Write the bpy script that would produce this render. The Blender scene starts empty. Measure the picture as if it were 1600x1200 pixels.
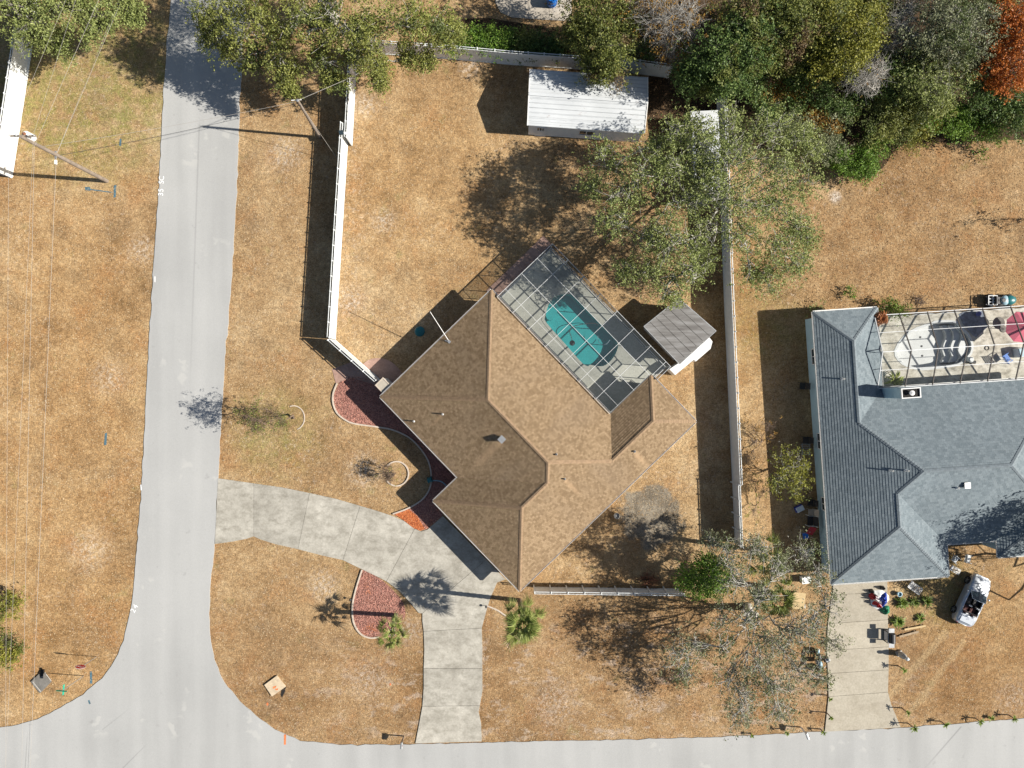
import bpy, math, random
import numpy as np
from mathutils import Vector, Matrix
from mathutils.geometry import tessellate_polygon

# ------------------------------------------------------------------ scene, camera, light
scene = bpy.context.scene
S = 18.5          # photo pixels per metre on the ground
H = 60.0          # flying height of the camera
cam_d = bpy.data.cameras.new('camera')
cam = bpy.data.objects.new('camera', cam_d)
scene.collection.objects.link(cam)
cam.location = (0, 0, H)
cam.rotation_euler = (0, 0, 0)
cam_d.sensor_fit = 'HORIZONTAL'
cam_d.angle = 2 * math.atan(800.0 / S / H)
cam_d.clip_start = 0.5
cam_d.clip_end = 2000
scene.camera = cam

SUN_EL = math.radians(36.5)
TO_SUN = Vector((0.997 * math.cos(SUN_EL), -0.078 * math.cos(SUN_EL), math.sin(SUN_EL)))
world = bpy.data.worlds.new('World')
scene.world = world
world.use_nodes = True
wn = world.node_tree
bg = wn.nodes['Background']
sky = wn.nodes.new('ShaderNodeTexSky')
sky.sky_type = 'NISHITA'
sky.sun_disc = False
sky.sun_elevation = SUN_EL
sky.sun_rotation = math.radians(94.5)
wn.links.new(sky.outputs['Color'], bg.inputs['Color'])
bg.inputs['Strength'].default_value = 0.052
sun_d = bpy.data.lights.new('sun', 'SUN')
sun_d.energy = 5.0
sun_d.angle = math.radians(0.5)
sun_d.color = (1.0, 0.945, 0.86)
sun = bpy.data.objects.new('sun', sun_d)
scene.collection.objects.link(sun)
sun.rotation_euler = (-TO_SUN).to_track_quat('-Z', 'Y').to_euler()
sun.location = (60, -5, 60)
vs = scene.view_settings
vs.view_transform = 'Standard'
vs.look = 'None'
vs.exposure = 0.74
vs.gamma = 1.0
vs.use_curve_mapping = False
scene.cycles.max_bounces = 6
scene.cycles.transparent_max_bounces = 16
scene.cycles.diffuse_bounces = 2
scene.cycles.glossy_bounces = 2
scene.cycles.caustics_reflective = False
scene.cycles.caustics_refractive = False
scene.cycles.use_denoising = True
scene.cycles.denoiser = 'OPENIMAGEDENOISE'
scene.cycles.denoising_prefilter = 'ACCURATE'

COL = scene.collection
rng = np.random.default_rng(7)
random.seed(7)


def P(px, py, h=0.0):
    """photo pixel of a point at height h -> its place on the site"""
    f = (H - h) / H
    return Vector(((px - 800.0) / S * f, (600.0 - py) / S * f, h))


# ------------------------------------------------------------------ materials
class NT:
    def __init__(self, name):
        self.m = bpy.data.materials.new(name)
        self.m.use_nodes = True
        self.t = self.m.node_tree
        self.b = self.t.nodes['Principled BSDF']
        self.out = self.t.nodes['Material Output']
        self._pos = None

    def n(self, kind, **kw):
        x = self.t.nodes.new(kind)
        for k, v in kw.items():
            setattr(x, k, v)
        return x

    def link(self, a, b):
        self.t.links.new(a, b)

    def setin(self, node, key, v):
        if hasattr(v, 'is_linked'):
            self.link(v, node.inputs[key])
        else:
            if isinstance(v, tuple) and len(v) == 3 and node.inputs[key].type == 'RGBA':
                v = (*v, 1)
            node.inputs[key].default_value = v

    def pos(self):
        if self._pos is None:
            self._pos = self.n('ShaderNodeNewGeometry').outputs['Position']
        return self._pos

    def objco(self):
        return self.n('ShaderNodeTexCoord').outputs['Object']

    def uv(self):
        return self.n('ShaderNodeTexCoord').outputs['UV']

    def noise(self, scale, detail=3, rough=0.55, vec=None, dist=0.0):
        x = self.n('ShaderNodeTexNoise')
        self.link(vec if vec is not None else self.pos(), x.inputs['Vector'])
        x.inputs['Scale'].default_value = scale
        x.inputs['Detail'].default_value = detail
        x.inputs['Roughness'].default_value = rough
        x.inputs['Distortion'].default_value = dist
        return x.outputs['Fac']

    def scalevec(self, v, s, rot=0.0):
        x = self.n('ShaderNodeMapping')
        self.link(v, x.inputs['Vector'])
        x.inputs['Scale'].default_value = s
        x.inputs['Rotation'].default_value = (0, 0, rot)
        return x.outputs['Vector']

    def math(self, op, a, b=0.0, c=0.0):
        x = self.n('ShaderNodeMath', operation=op)
        self.setin(x, 0, a); self.setin(x, 1, b); self.setin(x, 2, c)
        return x.outputs[0]

    def ramp(self, fac, stops):
        x = self.n('ShaderNodeValToRGB')
        e = x.color_ramp.elements
        while len(e) < len(stops):
            e.new(0.5)
        for el, (p, c) in zip(e, stops):
            el.position = p
            el.color = (c, c, c, 1) if isinstance(c, (int, float)) else (*c, 1)
        self.link(fac, x.inputs['Fac'])
        return x.outputs['Color']

    def mix(self, fac, a, b, blend='MIX'):
        x = self.n('ShaderNodeMix', data_type='RGBA', blend_type=blend)
        self.setin(x, 0, fac); self.setin(x, 6, a); self.setin(x, 7, b)
        return x.outputs[2]

    def bump(self, height, strength=0.4, dist=0.02):
        x = self.n('ShaderNodeBump')
        x.inputs['Strength'].default_value = strength
        x.inputs['Distance'].default_value = dist
        self.link(height, x.inputs['Height'])
        self.link(x.outputs['Normal'], self.b.inputs['Normal'])

    def island(self):
        return self.n('ShaderNodeNewGeometry').outputs['Random Per Island']

    def sep(self, v):
        x = self.n('ShaderNodeSeparateXYZ')
        self.link(v, x.inputs[0])
        return x.outputs

    def done(self, color=None, rough=0.8, metal=0.0, spec=None):
        if color is not None:
            self.setin(self.b, 'Base Color', color)
        self.b.inputs['Roughness'].default_value = rough
        self.b.inputs['Metallic'].default_value = metal
        if spec is not None:
            self.b.inputs['Specular IOR Level'].default_value = spec
        return self.m


def plain(name, c, rough=0.6, metal=0.0, var=0.12, scale=3.0, bump=0.0):
    t = NT(name)
    f = t.noise(scale, 4)
    lo = tuple(max(0, x * (1 - var)) for x in c)
    hi = tuple(min(1, x * (1 + var)) for x in c)
    col = t.ramp(f, [(0.3, lo), (0.7, hi)])
    if bump:
        t.bump(t.noise(scale * 8, 3), bump, 0.02)
    return t.done(col, rough, metal)


def seg_mask(t, p0, p1, w0, w1):
    sx, sy, sz = t.sep(t.pos())
    d = (p1 - p0); L = d.xy.length; d = d.xy.normalized()
    u = t.math('ADD', t.math('MULTIPLY', t.math('SUBTRACT', sx, p0.x), d.x), t.math('MULTIPLY', t.math('SUBTRACT', sy, p0.y), d.y))
    w = t.math('ABSOLUTE', t.math('ADD', t.math('MULTIPLY', t.math('SUBTRACT', sx, p0.x), -d.y), t.math('MULTIPLY', t.math('SUBTRACT', sy, p0.y), d.x)))
    a = t.ramp(t.math('DIVIDE', w, w1), [(w0 / w1, 1.0), (1.0, 0.0)])
    b = t.ramp(t.math('DIVIDE', u, L), [(0.0, 0.0), (0.02, 1.0), (0.6, 0.7), (1.0, 0.0)])
    return t.math('MULTIPLY', a, b)


def lawn_nodes(t):
    p = t.pos()
    big = t.noise(0.085, 3, 0.6)
    mid = t.noise(0.55, 4, 0.65)
    fine = t.noise(3.2, 4, 0.75)
    grain = t.noise(9.0, 3, 0.8)
    f = t.math('ADD', t.math('ADD', t.math('MULTIPLY', big, 0.42), t.math('MULTIPLY', mid, 0.38)), t.math('MULTIPLY', t.noise(2.1, 4, 0.7), 0.20))
    base = t.ramp(f, [(0.39, (0.212, 0.132, 0.062)), (0.46, (0.300, 0.192, 0.095)),
                      (0.53, (0.370, 0.250, 0.130)), (0.61, (0.450, 0.330, 0.190))])
    # rusty thatch
    rust = t.ramp(t.noise(0.33, 4, 0.6, t.scalevec(p, (1.0, 1.0, 1.0), 0.7)), [(0.53, 0.0), (0.68, 0.62)])
    base = t.mix(rust, base, (0.325, 0.178, 0.078))
    sx, sy, sz = t.sep(p)
    # greener corner of the lawn by the pole, and under the small tree
    def blob(cx, cy, r0, r1, ax=1.0, ay=1.0):
        dx = t.math('MULTIPLY', t.math('SUBTRACT', sx, cx), ax)
        dy = t.math('MULTIPLY', t.math('SUBTRACT', sy, cy), ay)
        d = t.math('SQRT', t.math('ADD', t.math('MULTIPLY', dx, dx), t.math('MULTIPLY', dy, dy)))
        mr = t.n('ShaderNodeMapRange', interpolation_type='SMOOTHSTEP')
        t.link(d, mr.inputs['Value'])
        mr.inputs['From Min'].default_value = r0
        mr.inputs['From Max'].default_value = r1
        mr.inputs['To Min'].default_value = 1.0
        mr.inputs['To Max'].default_value = 0.0
        return mr.outputs[0]
    g = blob(-36, 26, 5.0, 11.5)
    g = t.math('MAXIMUM', g, t.math('MULTIPLY', blob(-20, -4.2, 1.0, 5.5), 0.75))
    g = t.math('MAXIMUM', g, t.math('MULTIPLY', blob(21.5, 5, 1.0, 5.0), 0.5))
    g = t.math('MAXIMUM', g, t.math('MULTIPLY', blob(36, -17.5, 1.5, 4.5, 1, 1), 0.6))
    gm = t.math('MULTIPLY', g, t.ramp(t.noise(0.9, 4, 0.7), [(0.36, 0.0), (0.62, 1.0)]))
    gm = t.math('MULTIPLY', gm, 0.85)
    base = t.mix(gm, base, (0.215, 0.205, 0.062))
    weeds = t.ramp(t.noise(0.45, 3, 0.7, t.scalevec(p, (1, 1, 1), 1.9)), [(0.62, 0.0), (0.72, 0.55)])
    base = t.mix(weeds, base, (0.225, 0.190, 0.080))
    # bare pale sand
    sand = t.math('MULTIPLY', t.ramp(t.noise(0.20, 3, 0.5, t.scalevec(p, (1, 1, 1), 0.4)), [(0.50, 0.0), (0.60, 1.0)]),
                  t.ramp(t.noise(2.6, 5, 0.8), [(0.55, 0.0), (0.66, 0.85)]))
    verge = t.math('MULTIPLY', t.ramp(t.noise(0.9, 5, 0.7, t.scalevec(p, (0.6, 1.0, 1), 0.0)), [(0.54, 0.0), (0.62, 0.9)]),
                   blob(9, -26.0, 3.5, 8.0, 0.22, 1.0))
    sand = t.math('MAXIMUM', sand, verge)
    edge = t.math('MULTIPLY', t.ramp(t.noise(2.0, 5, 0.8), [(0.52, 0.0), (0.66, 0.7)]),
                  blob(-13.6, 14.0, 0.5, 2.2, 1.0, 0.12))
    sand = t.math('MAXIMUM', sand, edge)
    spots = [(445, 240, 34), (600, 345, 24), (690, 570, 22), (548, 470, 30), (640, 985, 26), (1000, 1092, 34), (870, 1100, 48), (575, 1062, 40), (568, 735, 34), (222, 390, 28), (170, 590, 34), (140, 860, 42), (505, 915, 30), (1580, 1088, 34), (735, 105, 22), (570, 165, 24), (1245, 1065, 34)]
    sm = None
    for (qx, qy, qr) in spots:
        c0 = P(qx, qy)
        s1 = blob(c0.x, c0.y, 0.15, qr / S * 1.25)
        sm = s1 if sm is None else t.math('MAXIMUM', sm, s1)
    sm = t.math('MULTIPLY', sm, t.ramp(t.noise(3.2, 5, 0.8, t.scalevec(p, (1, 1, 1), 2.5)), [(0.46, 0.0), (0.60, 0.95)]))
    sand = t.math('MAXIMUM', t.math('MULTIPLY', sand, 0.7), sm)
    worn = t.ramp(t.noise(0.26, 4, 0.65, t.scalevec(p, (1, 1, 1), 3.1)), [(0.54, 0.0), (0.68, 0.6)])
    base = t.mix(worn, base, (0.205, 0.140, 0.078))
    base = t.mix(sand, base, (0.480, 0.405, 0.325))
    ash = t.math('ADD', blob(11.7, -11.2, 1.2, 3.9, 1.0, 0.95), t.math('MULTIPLY', t.math('SUBTRACT', t.noise(0.7, 5, 0.7), 0.5), 2.2))
    base = t.mix(t.math('MULTIPLY', t.ramp(ash, [(0.40, 0.0), (0.62, 1.0)]), 0.92), base, t.mix(t.ramp(mid, [(0.4, 0.0), (0.6, 1.0)]), (0.150, 0.130, 0.100), (0.225, 0.198, 0.155)))
    sand2 = blob(27.3, 15.8, 0.15, 0.75)
    base = t.mix(t.math('MULTIPLY', sand2, t.ramp(fine, [(0.4, 0.3), (0.55, 1.0)])), base, (0.58, 0.54, 0.48))
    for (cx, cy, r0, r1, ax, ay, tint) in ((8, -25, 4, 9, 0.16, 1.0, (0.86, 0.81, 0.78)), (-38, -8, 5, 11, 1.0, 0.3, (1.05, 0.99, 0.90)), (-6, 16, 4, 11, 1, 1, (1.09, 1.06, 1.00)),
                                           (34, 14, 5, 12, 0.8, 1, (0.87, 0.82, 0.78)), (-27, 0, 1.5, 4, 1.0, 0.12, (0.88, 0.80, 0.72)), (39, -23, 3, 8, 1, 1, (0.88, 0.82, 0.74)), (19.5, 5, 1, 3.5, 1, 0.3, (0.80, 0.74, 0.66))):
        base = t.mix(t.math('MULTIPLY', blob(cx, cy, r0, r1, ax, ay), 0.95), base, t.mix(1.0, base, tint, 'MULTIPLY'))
    for (x0, y0, x1, y1) in ((1392, 1085, 1480, 985), (1418, 1118, 1507, 1000)):
        a0, a1 = P(x0, y0), P(x1, y1)
        d = (a1 - a0); L = d.length; d.normalize()
        u = t.math('ADD', t.math('MULTIPLY', t.math('SUBTRACT', sx, a0.x), d.x), t.math('MULTIPLY', t.math('SUBTRACT', sy, a0.y), d.y))
        w = t.math('ADD', t.math('MULTIPLY', t.math('SUBTRACT', sx, a0.x), -d.y), t.math('MULTIPLY', t.math('SUBTRACT', sy, a0.y), d.x))
        w = t.math('ABSOLUTE', t.math('ADD', w, t.math('MULTIPLY', t.math('SUBTRACT', mid, 0.5), 0.8)))
        mk = t.math('MULTIPLY', t.ramp(w, [(0.0, 1.0), (0.16, 0.9), (0.42, 0.0)]), t.math('MULTIPLY', t.math('GREATER_THAN', u, -0.3), t.math('LESS_THAN', u, L)))
        base = t.mix(t.math('MULTIPLY', mk, 0.36), base, (0.45, 0.345, 0.195))
    k = t.math('MULTIPLY', t.ramp(fine, [(0.32, 0.66), (0.50, 0.98), (0.68, 1.31)]),
               t.ramp(grain, [(0.34, 0.60), (0.50, 0.98), (0.66, 1.42)]))
    kk = t.n('ShaderNodeCombineXYZ')
    for i in range(3):
        t.link(k, kk.inputs[i])
    col = t.mix(1.0, base, kk.outputs[0], 'MULTIPLY')
    return col, fine, grain


MAT = {}
t = NT('dry_lawn'); c, f_, g_ = lawn_nodes(t)
t.bump(t.math('ADD', f_, t.math('MULTIPLY', g_, 0.6)), 0.55, 0.085)
MAT['lawn'] = t.done(c, 0.95, spec=0.1)
t = NT('dry_grass_blades')
r = t.ramp(t.math('ADD', t.math('MULTIPLY', t.island(), 0.7), t.math('MULTIPLY', t.noise(0.3, 2), 0.4)),
           [(0.15, (0.235, 0.145, 0.070)), (0.45, (0.36, 0.245, 0.130)), (0.75, (0.46, 0.345, 0.205)), (0.95, (0.58, 0.48, 0.34))])
MAT['blades'] = t.done(r, 0.9, spec=0.1)

# pale old asphalt
t = NT('asphalt')
p = t.pos()
streak = t.noise(0.55, 3, 0.5, t.scalevec(p, (1.0, 0.07, 1.0), math.radians(-3.5)))
blot = t.noise(0.14, 3, 0.5)
col = t.ramp(t.math('ADD', t.math('MULTIPLY', streak, 0.55), t.math('MULTIPLY', blot, 0.45)),
             [(0.33, (0.330, 0.330, 0.320)), (0.50, (0.378, 0.378, 0.366)), (0.66, (0.415, 0.414, 0.400))])
col = t.mix(1.0, col, t.ramp(t.noise(26, 2, 0.8), [(0.3, 0.88), (0.7, 1.10)]), 'MULTIPLY')
patch = t.math('MULTIPLY', t.ramp(t.noise(0.30, 2, 0.4, t.scalevec(p, (1, 1, 1), 0.9)), [(0.60, 0.0), (0.66, 1.0)]),
               t.ramp(t.noise(1.1, 3, 0.5), [(0.56, 0.0), (0.62, 0.6)]))
col = t.mix(patch, col, (0.45, 0.445, 0.42))
for (q0, q1, w0, w1, am) in ((P(312, 190), P(296, 640), 0.03, 0.10, 0.35), (P(1502, 1134), P(1440, 1205), 0.03, 0.08, 0.6), (P(192, 1200), P(232, 1160), 0.02, 0.06, 0.5), (P(40, 1200), P(44, 1140), 0.02, 0.06, 0.5), (P(160, 1140), P(205, 1105), 0.02, 0.06, 0.35)):
    col = t.mix(t.math('MULTIPLY', seg_mask(t, q0, q1, w0, w1), am), col, (0.19, 0.19, 0.185))
oil = t.math('MULTIPLY', t.ramp(t.noise(0.9, 4, 0.6, t.scalevec(p, (1, 1, 1), 2.2)), [(0.66, 0.0), (0.72, 0.5)]), 0.8)
col = t.mix(oil, col, (0.24, 0.238, 0.23))
t.bump(t.noise(40, 2), 0.15, 0.01)
MAT['asphalt'] = t.done(col, 0.9, spec=0.2)


def concrete(name, a, b, stain, stain_amt=0.75, sc=1.0):
    t = NT(name)
    p = t.pos()
    m = t.noise(0.45 * sc, 5, 0.65, dist=0.4)
    col = t.ramp(m, [(0.32, a), (0.66, b)])
    st = t.ramp(t.noise(0.8 * sc, 6, 0.7, t.scalevec(p, (1, 1.6, 1), 0.3)), [(0.46, 0.0), (0.68, stain_amt)])
    col = t.mix(st, col, stain)
    col = t.mix(1.0, col, t.ramp(t.noise(7, 4, 0.75), [(0.3, 0.82), (0.7, 1.14)]), 'MULTIPLY')
    # each slab a little different
    oi = t.n('ShaderNodeObjectInfo').outputs['Random']
    col = t.mix(1.0, col, t.ramp(oi, [(0.0, 0.90), (1.0, 1.08)]), 'MULTIPLY')
    t.bump(t.noise(22, 3), 0.2, 0.01)
    return t.done(col, 0.88, spec=0.25)


MAT['drive'] = concrete('weathered_concrete', (0.310, 0.290, 0.245), (0.460, 0.435, 0.375), (0.205, 0.188, 0.152), 0.65, 1.2)
MAT['drive2'] = concrete('pale_concrete', (0.375, 0.335, 0.265), (0.440, 0.400, 0.320), (0.29, 0.255, 0.19), 0.5)
MAT['deck'] = concrete('pool_deck_concrete', (0.40, 0.40, 0.35), (0.50, 0.50, 0.44), (0.30, 0.30, 0.26), 0.5)
MAT['deck2'] = concrete('stained_deck_concrete', (0.42, 0.385, 0.31), (0.60, 0.57, 0.50), (0.17, 0.155, 0.125), 0.85, 1.6)
MAT['patio'] = concrete('patio_concrete', (0.36, 0.32, 0.26), (0.48, 0.43, 0.36), (0.25, 0.22, 0.18), 0.4)
MAT['pinkpave'] = concrete('pink_concrete', (0.34, 0.215, 0.170), (0.42, 0.285, 0.230), (0.25, 0.155, 0.125), 0.6, 1.8)
MAT['kerbing'] = plain('cream_edging', (0.50, 0.42, 0.34), 0.85, var=0.15, scale=4)
MAT['gravel'] = concrete('grey_ash', (0.195, 0.168, 0.128), (0.310, 0.275, 0.215), (0.130, 0.105, 0.075), 0.6, 2.0)

t = NT('red_mulch')
v = t.n('ShaderNodeTexVoronoi'); v.inputs['Scale'].default_value = 14; t.link(t.pos(), v.inputs['Vector'])
col = t.ramp(t.noise(0.55, 4, 0.6), [(0.40, (0.345, 0.165, 0.130)), (0.58, (0.385, 0.185, 0.140)), (0.72, (0.410, 0.145, 0.065))])
sv = t.n('ShaderNodeSeparateColor'); t.link(v.outputs['Color'], sv.inputs[0])
col = t.mix(1.0, col, t.ramp(sv.outputs[0], [(0.0, 0.55), (0.6, 1.05), (1.0, 1.45)]), 'MULTIPLY')
t.bump(v.outputs['Distance'], 0.8, 0.05)
MAT['mulch'] = t.done(col, 0.9, spec=0.15)
t = NT('orange_mulch')
v = t.n('ShaderNodeTexVoronoi'); v.inputs['Scale'].default_value = 14; t.link(t.pos(), v.inputs['Vector'])
sv = t.n('ShaderNodeSeparateColor'); t.link(v.outputs['Color'], sv.inputs[0])
t.bump(v.outputs['Distance'], 0.8, 0.05)
MAT['mulch2'] = t.done(t.ramp(sv.outputs[0], [(0.0, (0.24, 0.055, 0.015)), (0.6, (0.44, 0.115, 0.030)), (1.0, (0.55, 0.20, 0.07))]), 0.9)
t = NT('mulch_chips')
MAT['chips'] = t.done(t.ramp(t.island(), [(0.0, (0.20, 0.085, 0.065)), (0.5, (0.36, 0.17, 0.13)), (1.0, (0.48, 0.27, 0.21))]), 0.9)
t = NT('leaf_litter')
MAT['litter'] = t.done(t.ramp(t.island(), [(0.0, (0.06, 0.032, 0.017)), (0.5, (0.20, 0.100, 0.042)), (0.8, (0.31, 0.17, 0.07)), (1.0, (0.42, 0.32, 0.18))]), 0.9)
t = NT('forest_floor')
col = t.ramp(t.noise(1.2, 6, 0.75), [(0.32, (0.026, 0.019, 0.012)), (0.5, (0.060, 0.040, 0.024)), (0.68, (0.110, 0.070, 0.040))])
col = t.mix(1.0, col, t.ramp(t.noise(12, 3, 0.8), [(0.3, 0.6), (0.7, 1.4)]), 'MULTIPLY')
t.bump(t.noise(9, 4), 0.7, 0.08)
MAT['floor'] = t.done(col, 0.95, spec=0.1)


def shingles(name, cols, dark, row=0.145, wid=0.32, stain=None, bumpd=0.035, mortar_dark=0.45, streaks=(), scol=None):
    """tab shingles laid in courses; the UV map runs in metres along the eave and up the slope"""
    t = NT(name)
    uv = t.uv()
    ux, uy, uz = t.sep(uv)
    ri = t.math('FLOOR', t.math('DIVIDE', uy, row))
    cu = t.math('ADD', t.math('DIVIDE', ux, wid), t.math('MULTIPLY', ri, 0.37))
    cv = t.n('ShaderNodeCombineXYZ'); t.link(t.math('FLOOR', cu), cv.inputs[0]); t.link(ri, cv.inputs[1])
    wnz = t.n('ShaderNodeTexWhiteNoise', noise_dimensions='2D'); t.link(cv.outputs[0], wnz.inputs['Vector'])
    tab = wnz.outputs['Value']
    col = t.ramp(tab, [(0.05, cols[0]), (0.5, cols[1]), (0.95, cols[2])])
    slot = t.ramp(t.math('FRACT', cu), [(0.0, 1.0), (0.05, 0.8), (0.10, 0.0)])
    col = t.mix(t.math('MULTIPLY', slot, 0.35), col, dark)
    col = t.mix(1.0, col, t.ramp(t.noise(0.22, 3, 0.5), [(0.3, 0.92), (0.7, 1.07)]), 'MULTIPLY')
    col = t.mix(1.0, col, t.ramp(t.noise(16, 2, 0.8), [(0.3, 0.78), (0.7, 1.22)]), 'MULTIPLY')
    if stain:
        sm = t.ramp(t.noise(0.30, 3, 0.5, t.scalevec(uv, (1.0, 0.30, 1))), [(0.52, 0.0), (0.72, 0.35)])
        col = t.mix(sm, col, stain)
    for (q0, q1, w0, w1) in streaks:
        col = t.mix(t.math('MULTIPLY', seg_mask(t, q0, q1, w0, w1), t.ramp(t.noise(2.5, 3), [(0.35, 0.35), (0.65, 0.85)])), col, scol)
    t.bump(t.math('ADD', t.math('MULTIPLY', tab, 0.7), t.math('MULTIPLY', t.noise(30, 2), 0.5)), 0.6, 0.010)
    return t.done(col, 0.92, spec=0.15)


MAT['roof'] = shingles('brown_shingles', [(0.186, 0.128, 0.074), (0.236, 0.166, 0.098), (0.284, 0.204, 0.124)], (0.062, 0.042, 0.030), row=0.19, wid=0.17, stain=(0.200, 0.150, 0.104),
                       streaks=[(P(783, 688, 4.4), P(735, 738, 3.4), 0.12, 0.45), (P(883, 750, 4.4), P(908, 776, 3.6), 0.07, 0.25), (P(992, 707, 3.6), P(1018, 735, 2.9), 0.10, 0.32), (P(690, 649, 3.6), P(672, 668, 3.2), 0.05, 0.2)], scol=(0.40, 0.275, 0.165))
MAT['roofcap'] = plain('brown_cap_shingles', (0.275, 0.186, 0.110), 0.9, var=0.2, scale=5, bump=0.4)
MAT['roof2'] = shingles('slate_grey_shingles', [(0.142, 0.172, 0.188), (0.172, 0.205, 0.222), (0.198, 0.232, 0.248)], (0.060, 0.078, 0.092), row=0.21, wid=0.30, stain=(0.125, 0.150, 0.165), mortar_dark=0.75)
MAT['roofcap2'] = plain('slate_cap_shingles', (0.165, 0.195, 0.212), 0.9, var=0.2, scale=5, bump=0.4)
MAT['white'] = plain('white_vinyl', (0.68, 0.70, 0.69), 0.5, var=0.08)
MAT['whitepaint'] = plain('white_paint', (0.74, 0.73, 0.70), 0.6, var=0.06)
MAT['alu'] = plain('white_aluminium', (0.55, 0.56, 0.56), 0.5, var=0.1)
MAT['bronze'] = plain('bronze_aluminium', (0.10, 0.085, 0.075), 0.5, var=0.1)
MAT['fasciabrown'] = plain('fascia_trim', (0.42, 0.36, 0.33), 0.6, var=0.1)
MAT['cream'] = plain('cream_stucco', (0.52, 0.45, 0.36), 0.9, var=0.06, bump=0.3)
MAT['bluewall'] = plain('pale_blue_siding', (0.36, 0.50, 0.56), 0.8, var=0.06)
MAT['glass'] = plain('window_glass', (0.03, 0.045, 0.055), 0.08, var=0.1)
MAT['metalgrey'] = plain('galvanised_metal', (0.42, 0.43, 0.43), 0.4, 0.6, var=0.15)
MAT['dark'] = plain('dark_plastic', (0.022, 0.022, 0.025), 0.5, var=0.2)
MAT['rubber'] = plain('black_rubber', (0.018, 0.018, 0.018), 0.85, var=0.2)
MAT['wood'] = plain('weathered_pole_wood', (0.235, 0.190, 0.150), 0.9, var=0.25, scale=2, bump=0.3)
MAT['lumber'] = plain('pale_plywood', (0.50, 0.37, 0.19), 0.8, var=0.15, scale=4)
MAT['board'] = plain('grey_brown_board', (0.33, 0.25, 0.16), 0.85, var=0.2, scale=4)
MAT['bark'] = plain('grey_oak_bark', (0.200, 0.180, 0.155), 0.95, var=0.4, scale=2.5, bump=0.6)
MAT['barkpale'] = plain('pale_lichen_bark', (0.400, 0.380, 0.340), 0.95, var=0.3, scale=2.5, bump=0.5)
MAT['barkbrown'] = plain('brown_bark', (0.170, 0.120, 0.085), 0.95, var=0.3, scale=2.5, bump=0.5)
MAT['wire'] = plain('pale_cable', (0.33, 0.31, 0.28), 0.6, var=0.05)
MAT['blackwire'] = plain('dark_cable', (0.06, 0.06, 0.06), 0.6, var=0.05)
MAT['teal'] = plain('teal_plastic', (0.010, 0.135, 0.145), 0.4, var=0.1)
MAT['hose'] = plain('pale_blue_hose', (0.30, 0.45, 0.52), 0.5, var=0.1)
MAT['blue'] = plain('bright_blue_plastic', (0.010, 0.135, 0.480), 0.35, var=0.1)
MAT['royal'] = plain('royal_blue_vinyl', (0.012, 0.040, 0.300), 0.4, var=0.15)
MAT['red'] = plain('red_fabric', (0.430, 0.018, 0.030), 0.6, var=0.15)
MAT['pink'] = plain('pink_canvas', (0.620, 0.130, 0.190), 0.8, var=0.1)
MAT['green'] = plain('green_fabric', (0.010, 0.170, 0.075), 0.6, var=0.2, scale=8)
MAT['signgreen'] = plain('street_sign_green', (0.010, 0.330, 0.210), 0.35, var=0.05)
MAT['signred'] = plain('stop_sign_red', (0.480, 0.010, 0.020), 0.4, var=0.05)
MAT['bluepaint'] = plain('blue_utility_paint', (0.070, 0.140, 0.175), 0.8, var=0.5, scale=9)
MAT['orangepaint'] = plain('orange_utility_paint', (0.620, 0.180, 0.060), 0.8, var=0.3, scale=9)
MAT['linepaint'] = plain('white_road_paint', (0.80, 0.80, 0.78), 0.7, var=0.08, scale=9)
MAT['acbeige'] = plain('beige_sheet_metal', (0.40, 0.36, 0.29), 0.6, var=0.08)
MAT['basin'] = plain('grey_basin_concrete', (0.165, 0.155, 0.138), 0.9, var=0.25, scale=3, bump=0.3)
MAT['basinpale'] = plain('pale_basin_concrete', (0.52, 0.42, 0.29), 0.9, var=0.2, scale=3, bump=0.3)
MAT['rust'] = plain('rusty_metal', (0.20, 0.085, 0.045), 0.9, var=0.3, scale=6)
MAT['stone'] = plain('pale_stone', (0.42, 0.40, 0.36), 0.9, var=0.2, scale=4)
MAT['silver'] = plain('silver_car_paint', (0.47, 0.50, 0.54), 0.3, 0.35, var=0.03)
MAT['interior'] = plain('dark_car_interior', (0.030, 0.028, 0.030), 0.7, var=0.2)
MAT['seatred'] = plain('dark_red_upholstery', (0.110, 0.028, 0.022), 0.7, var=0.2)
MAT['navytarp'] = plain('grey_blue_rug', (0.160, 0.185, 0.235), 0.85, var=0.45, scale=3)
MAT['hollow'] = plain('opening_dark', (0.012, 0.011, 0.010), 0.9, var=0.2)  # darkness inside the chimney top and drain mouths, put into the colour

# ribbed white shed metal with rust specks
t = NT('white_roof_metal')
col = t.ramp(t.noise(0.5, 4), [(0.3, (0.50, 0.52, 0.53)), (0.7, (0.60, 0.62, 0.63))])
_x, _y, _z = t.sep(t.pos())
lap = t.math('FRACT', t.math('DIVIDE', t.math('ADD', _y, t.math('MULTIPLY', _x, 0.0706)), 0.372))
col = t.mix(t.math('MULTIPLY', t.ramp(lap, [(0.0, 1.0), (0.10, 0.8), (0.16, 0.0)]), t.ramp(t.noise(1.5, 4), [(0.3, 0.2), (0.6, 0.75)])), col, (0.30, 0.32, 0.335))
sp = t.math('MULTIPLY', t.ramp(t.noise(3.0, 4, 0.7, t.scalevec(t.pos(), (0.5, 2.5, 1), -0.07)), [(0.64, 0.0), (0.68, 0.75)]), t.ramp(t.noise(0.5, 3), [(0.45, 0.0), (0.6, 1.0)]))
MAT['whiteroof'] = t.done(t.mix(sp, col, (0.20, 0.10, 0.06)), 0.45)
t = NT('grey_roll_roofing')
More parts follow.
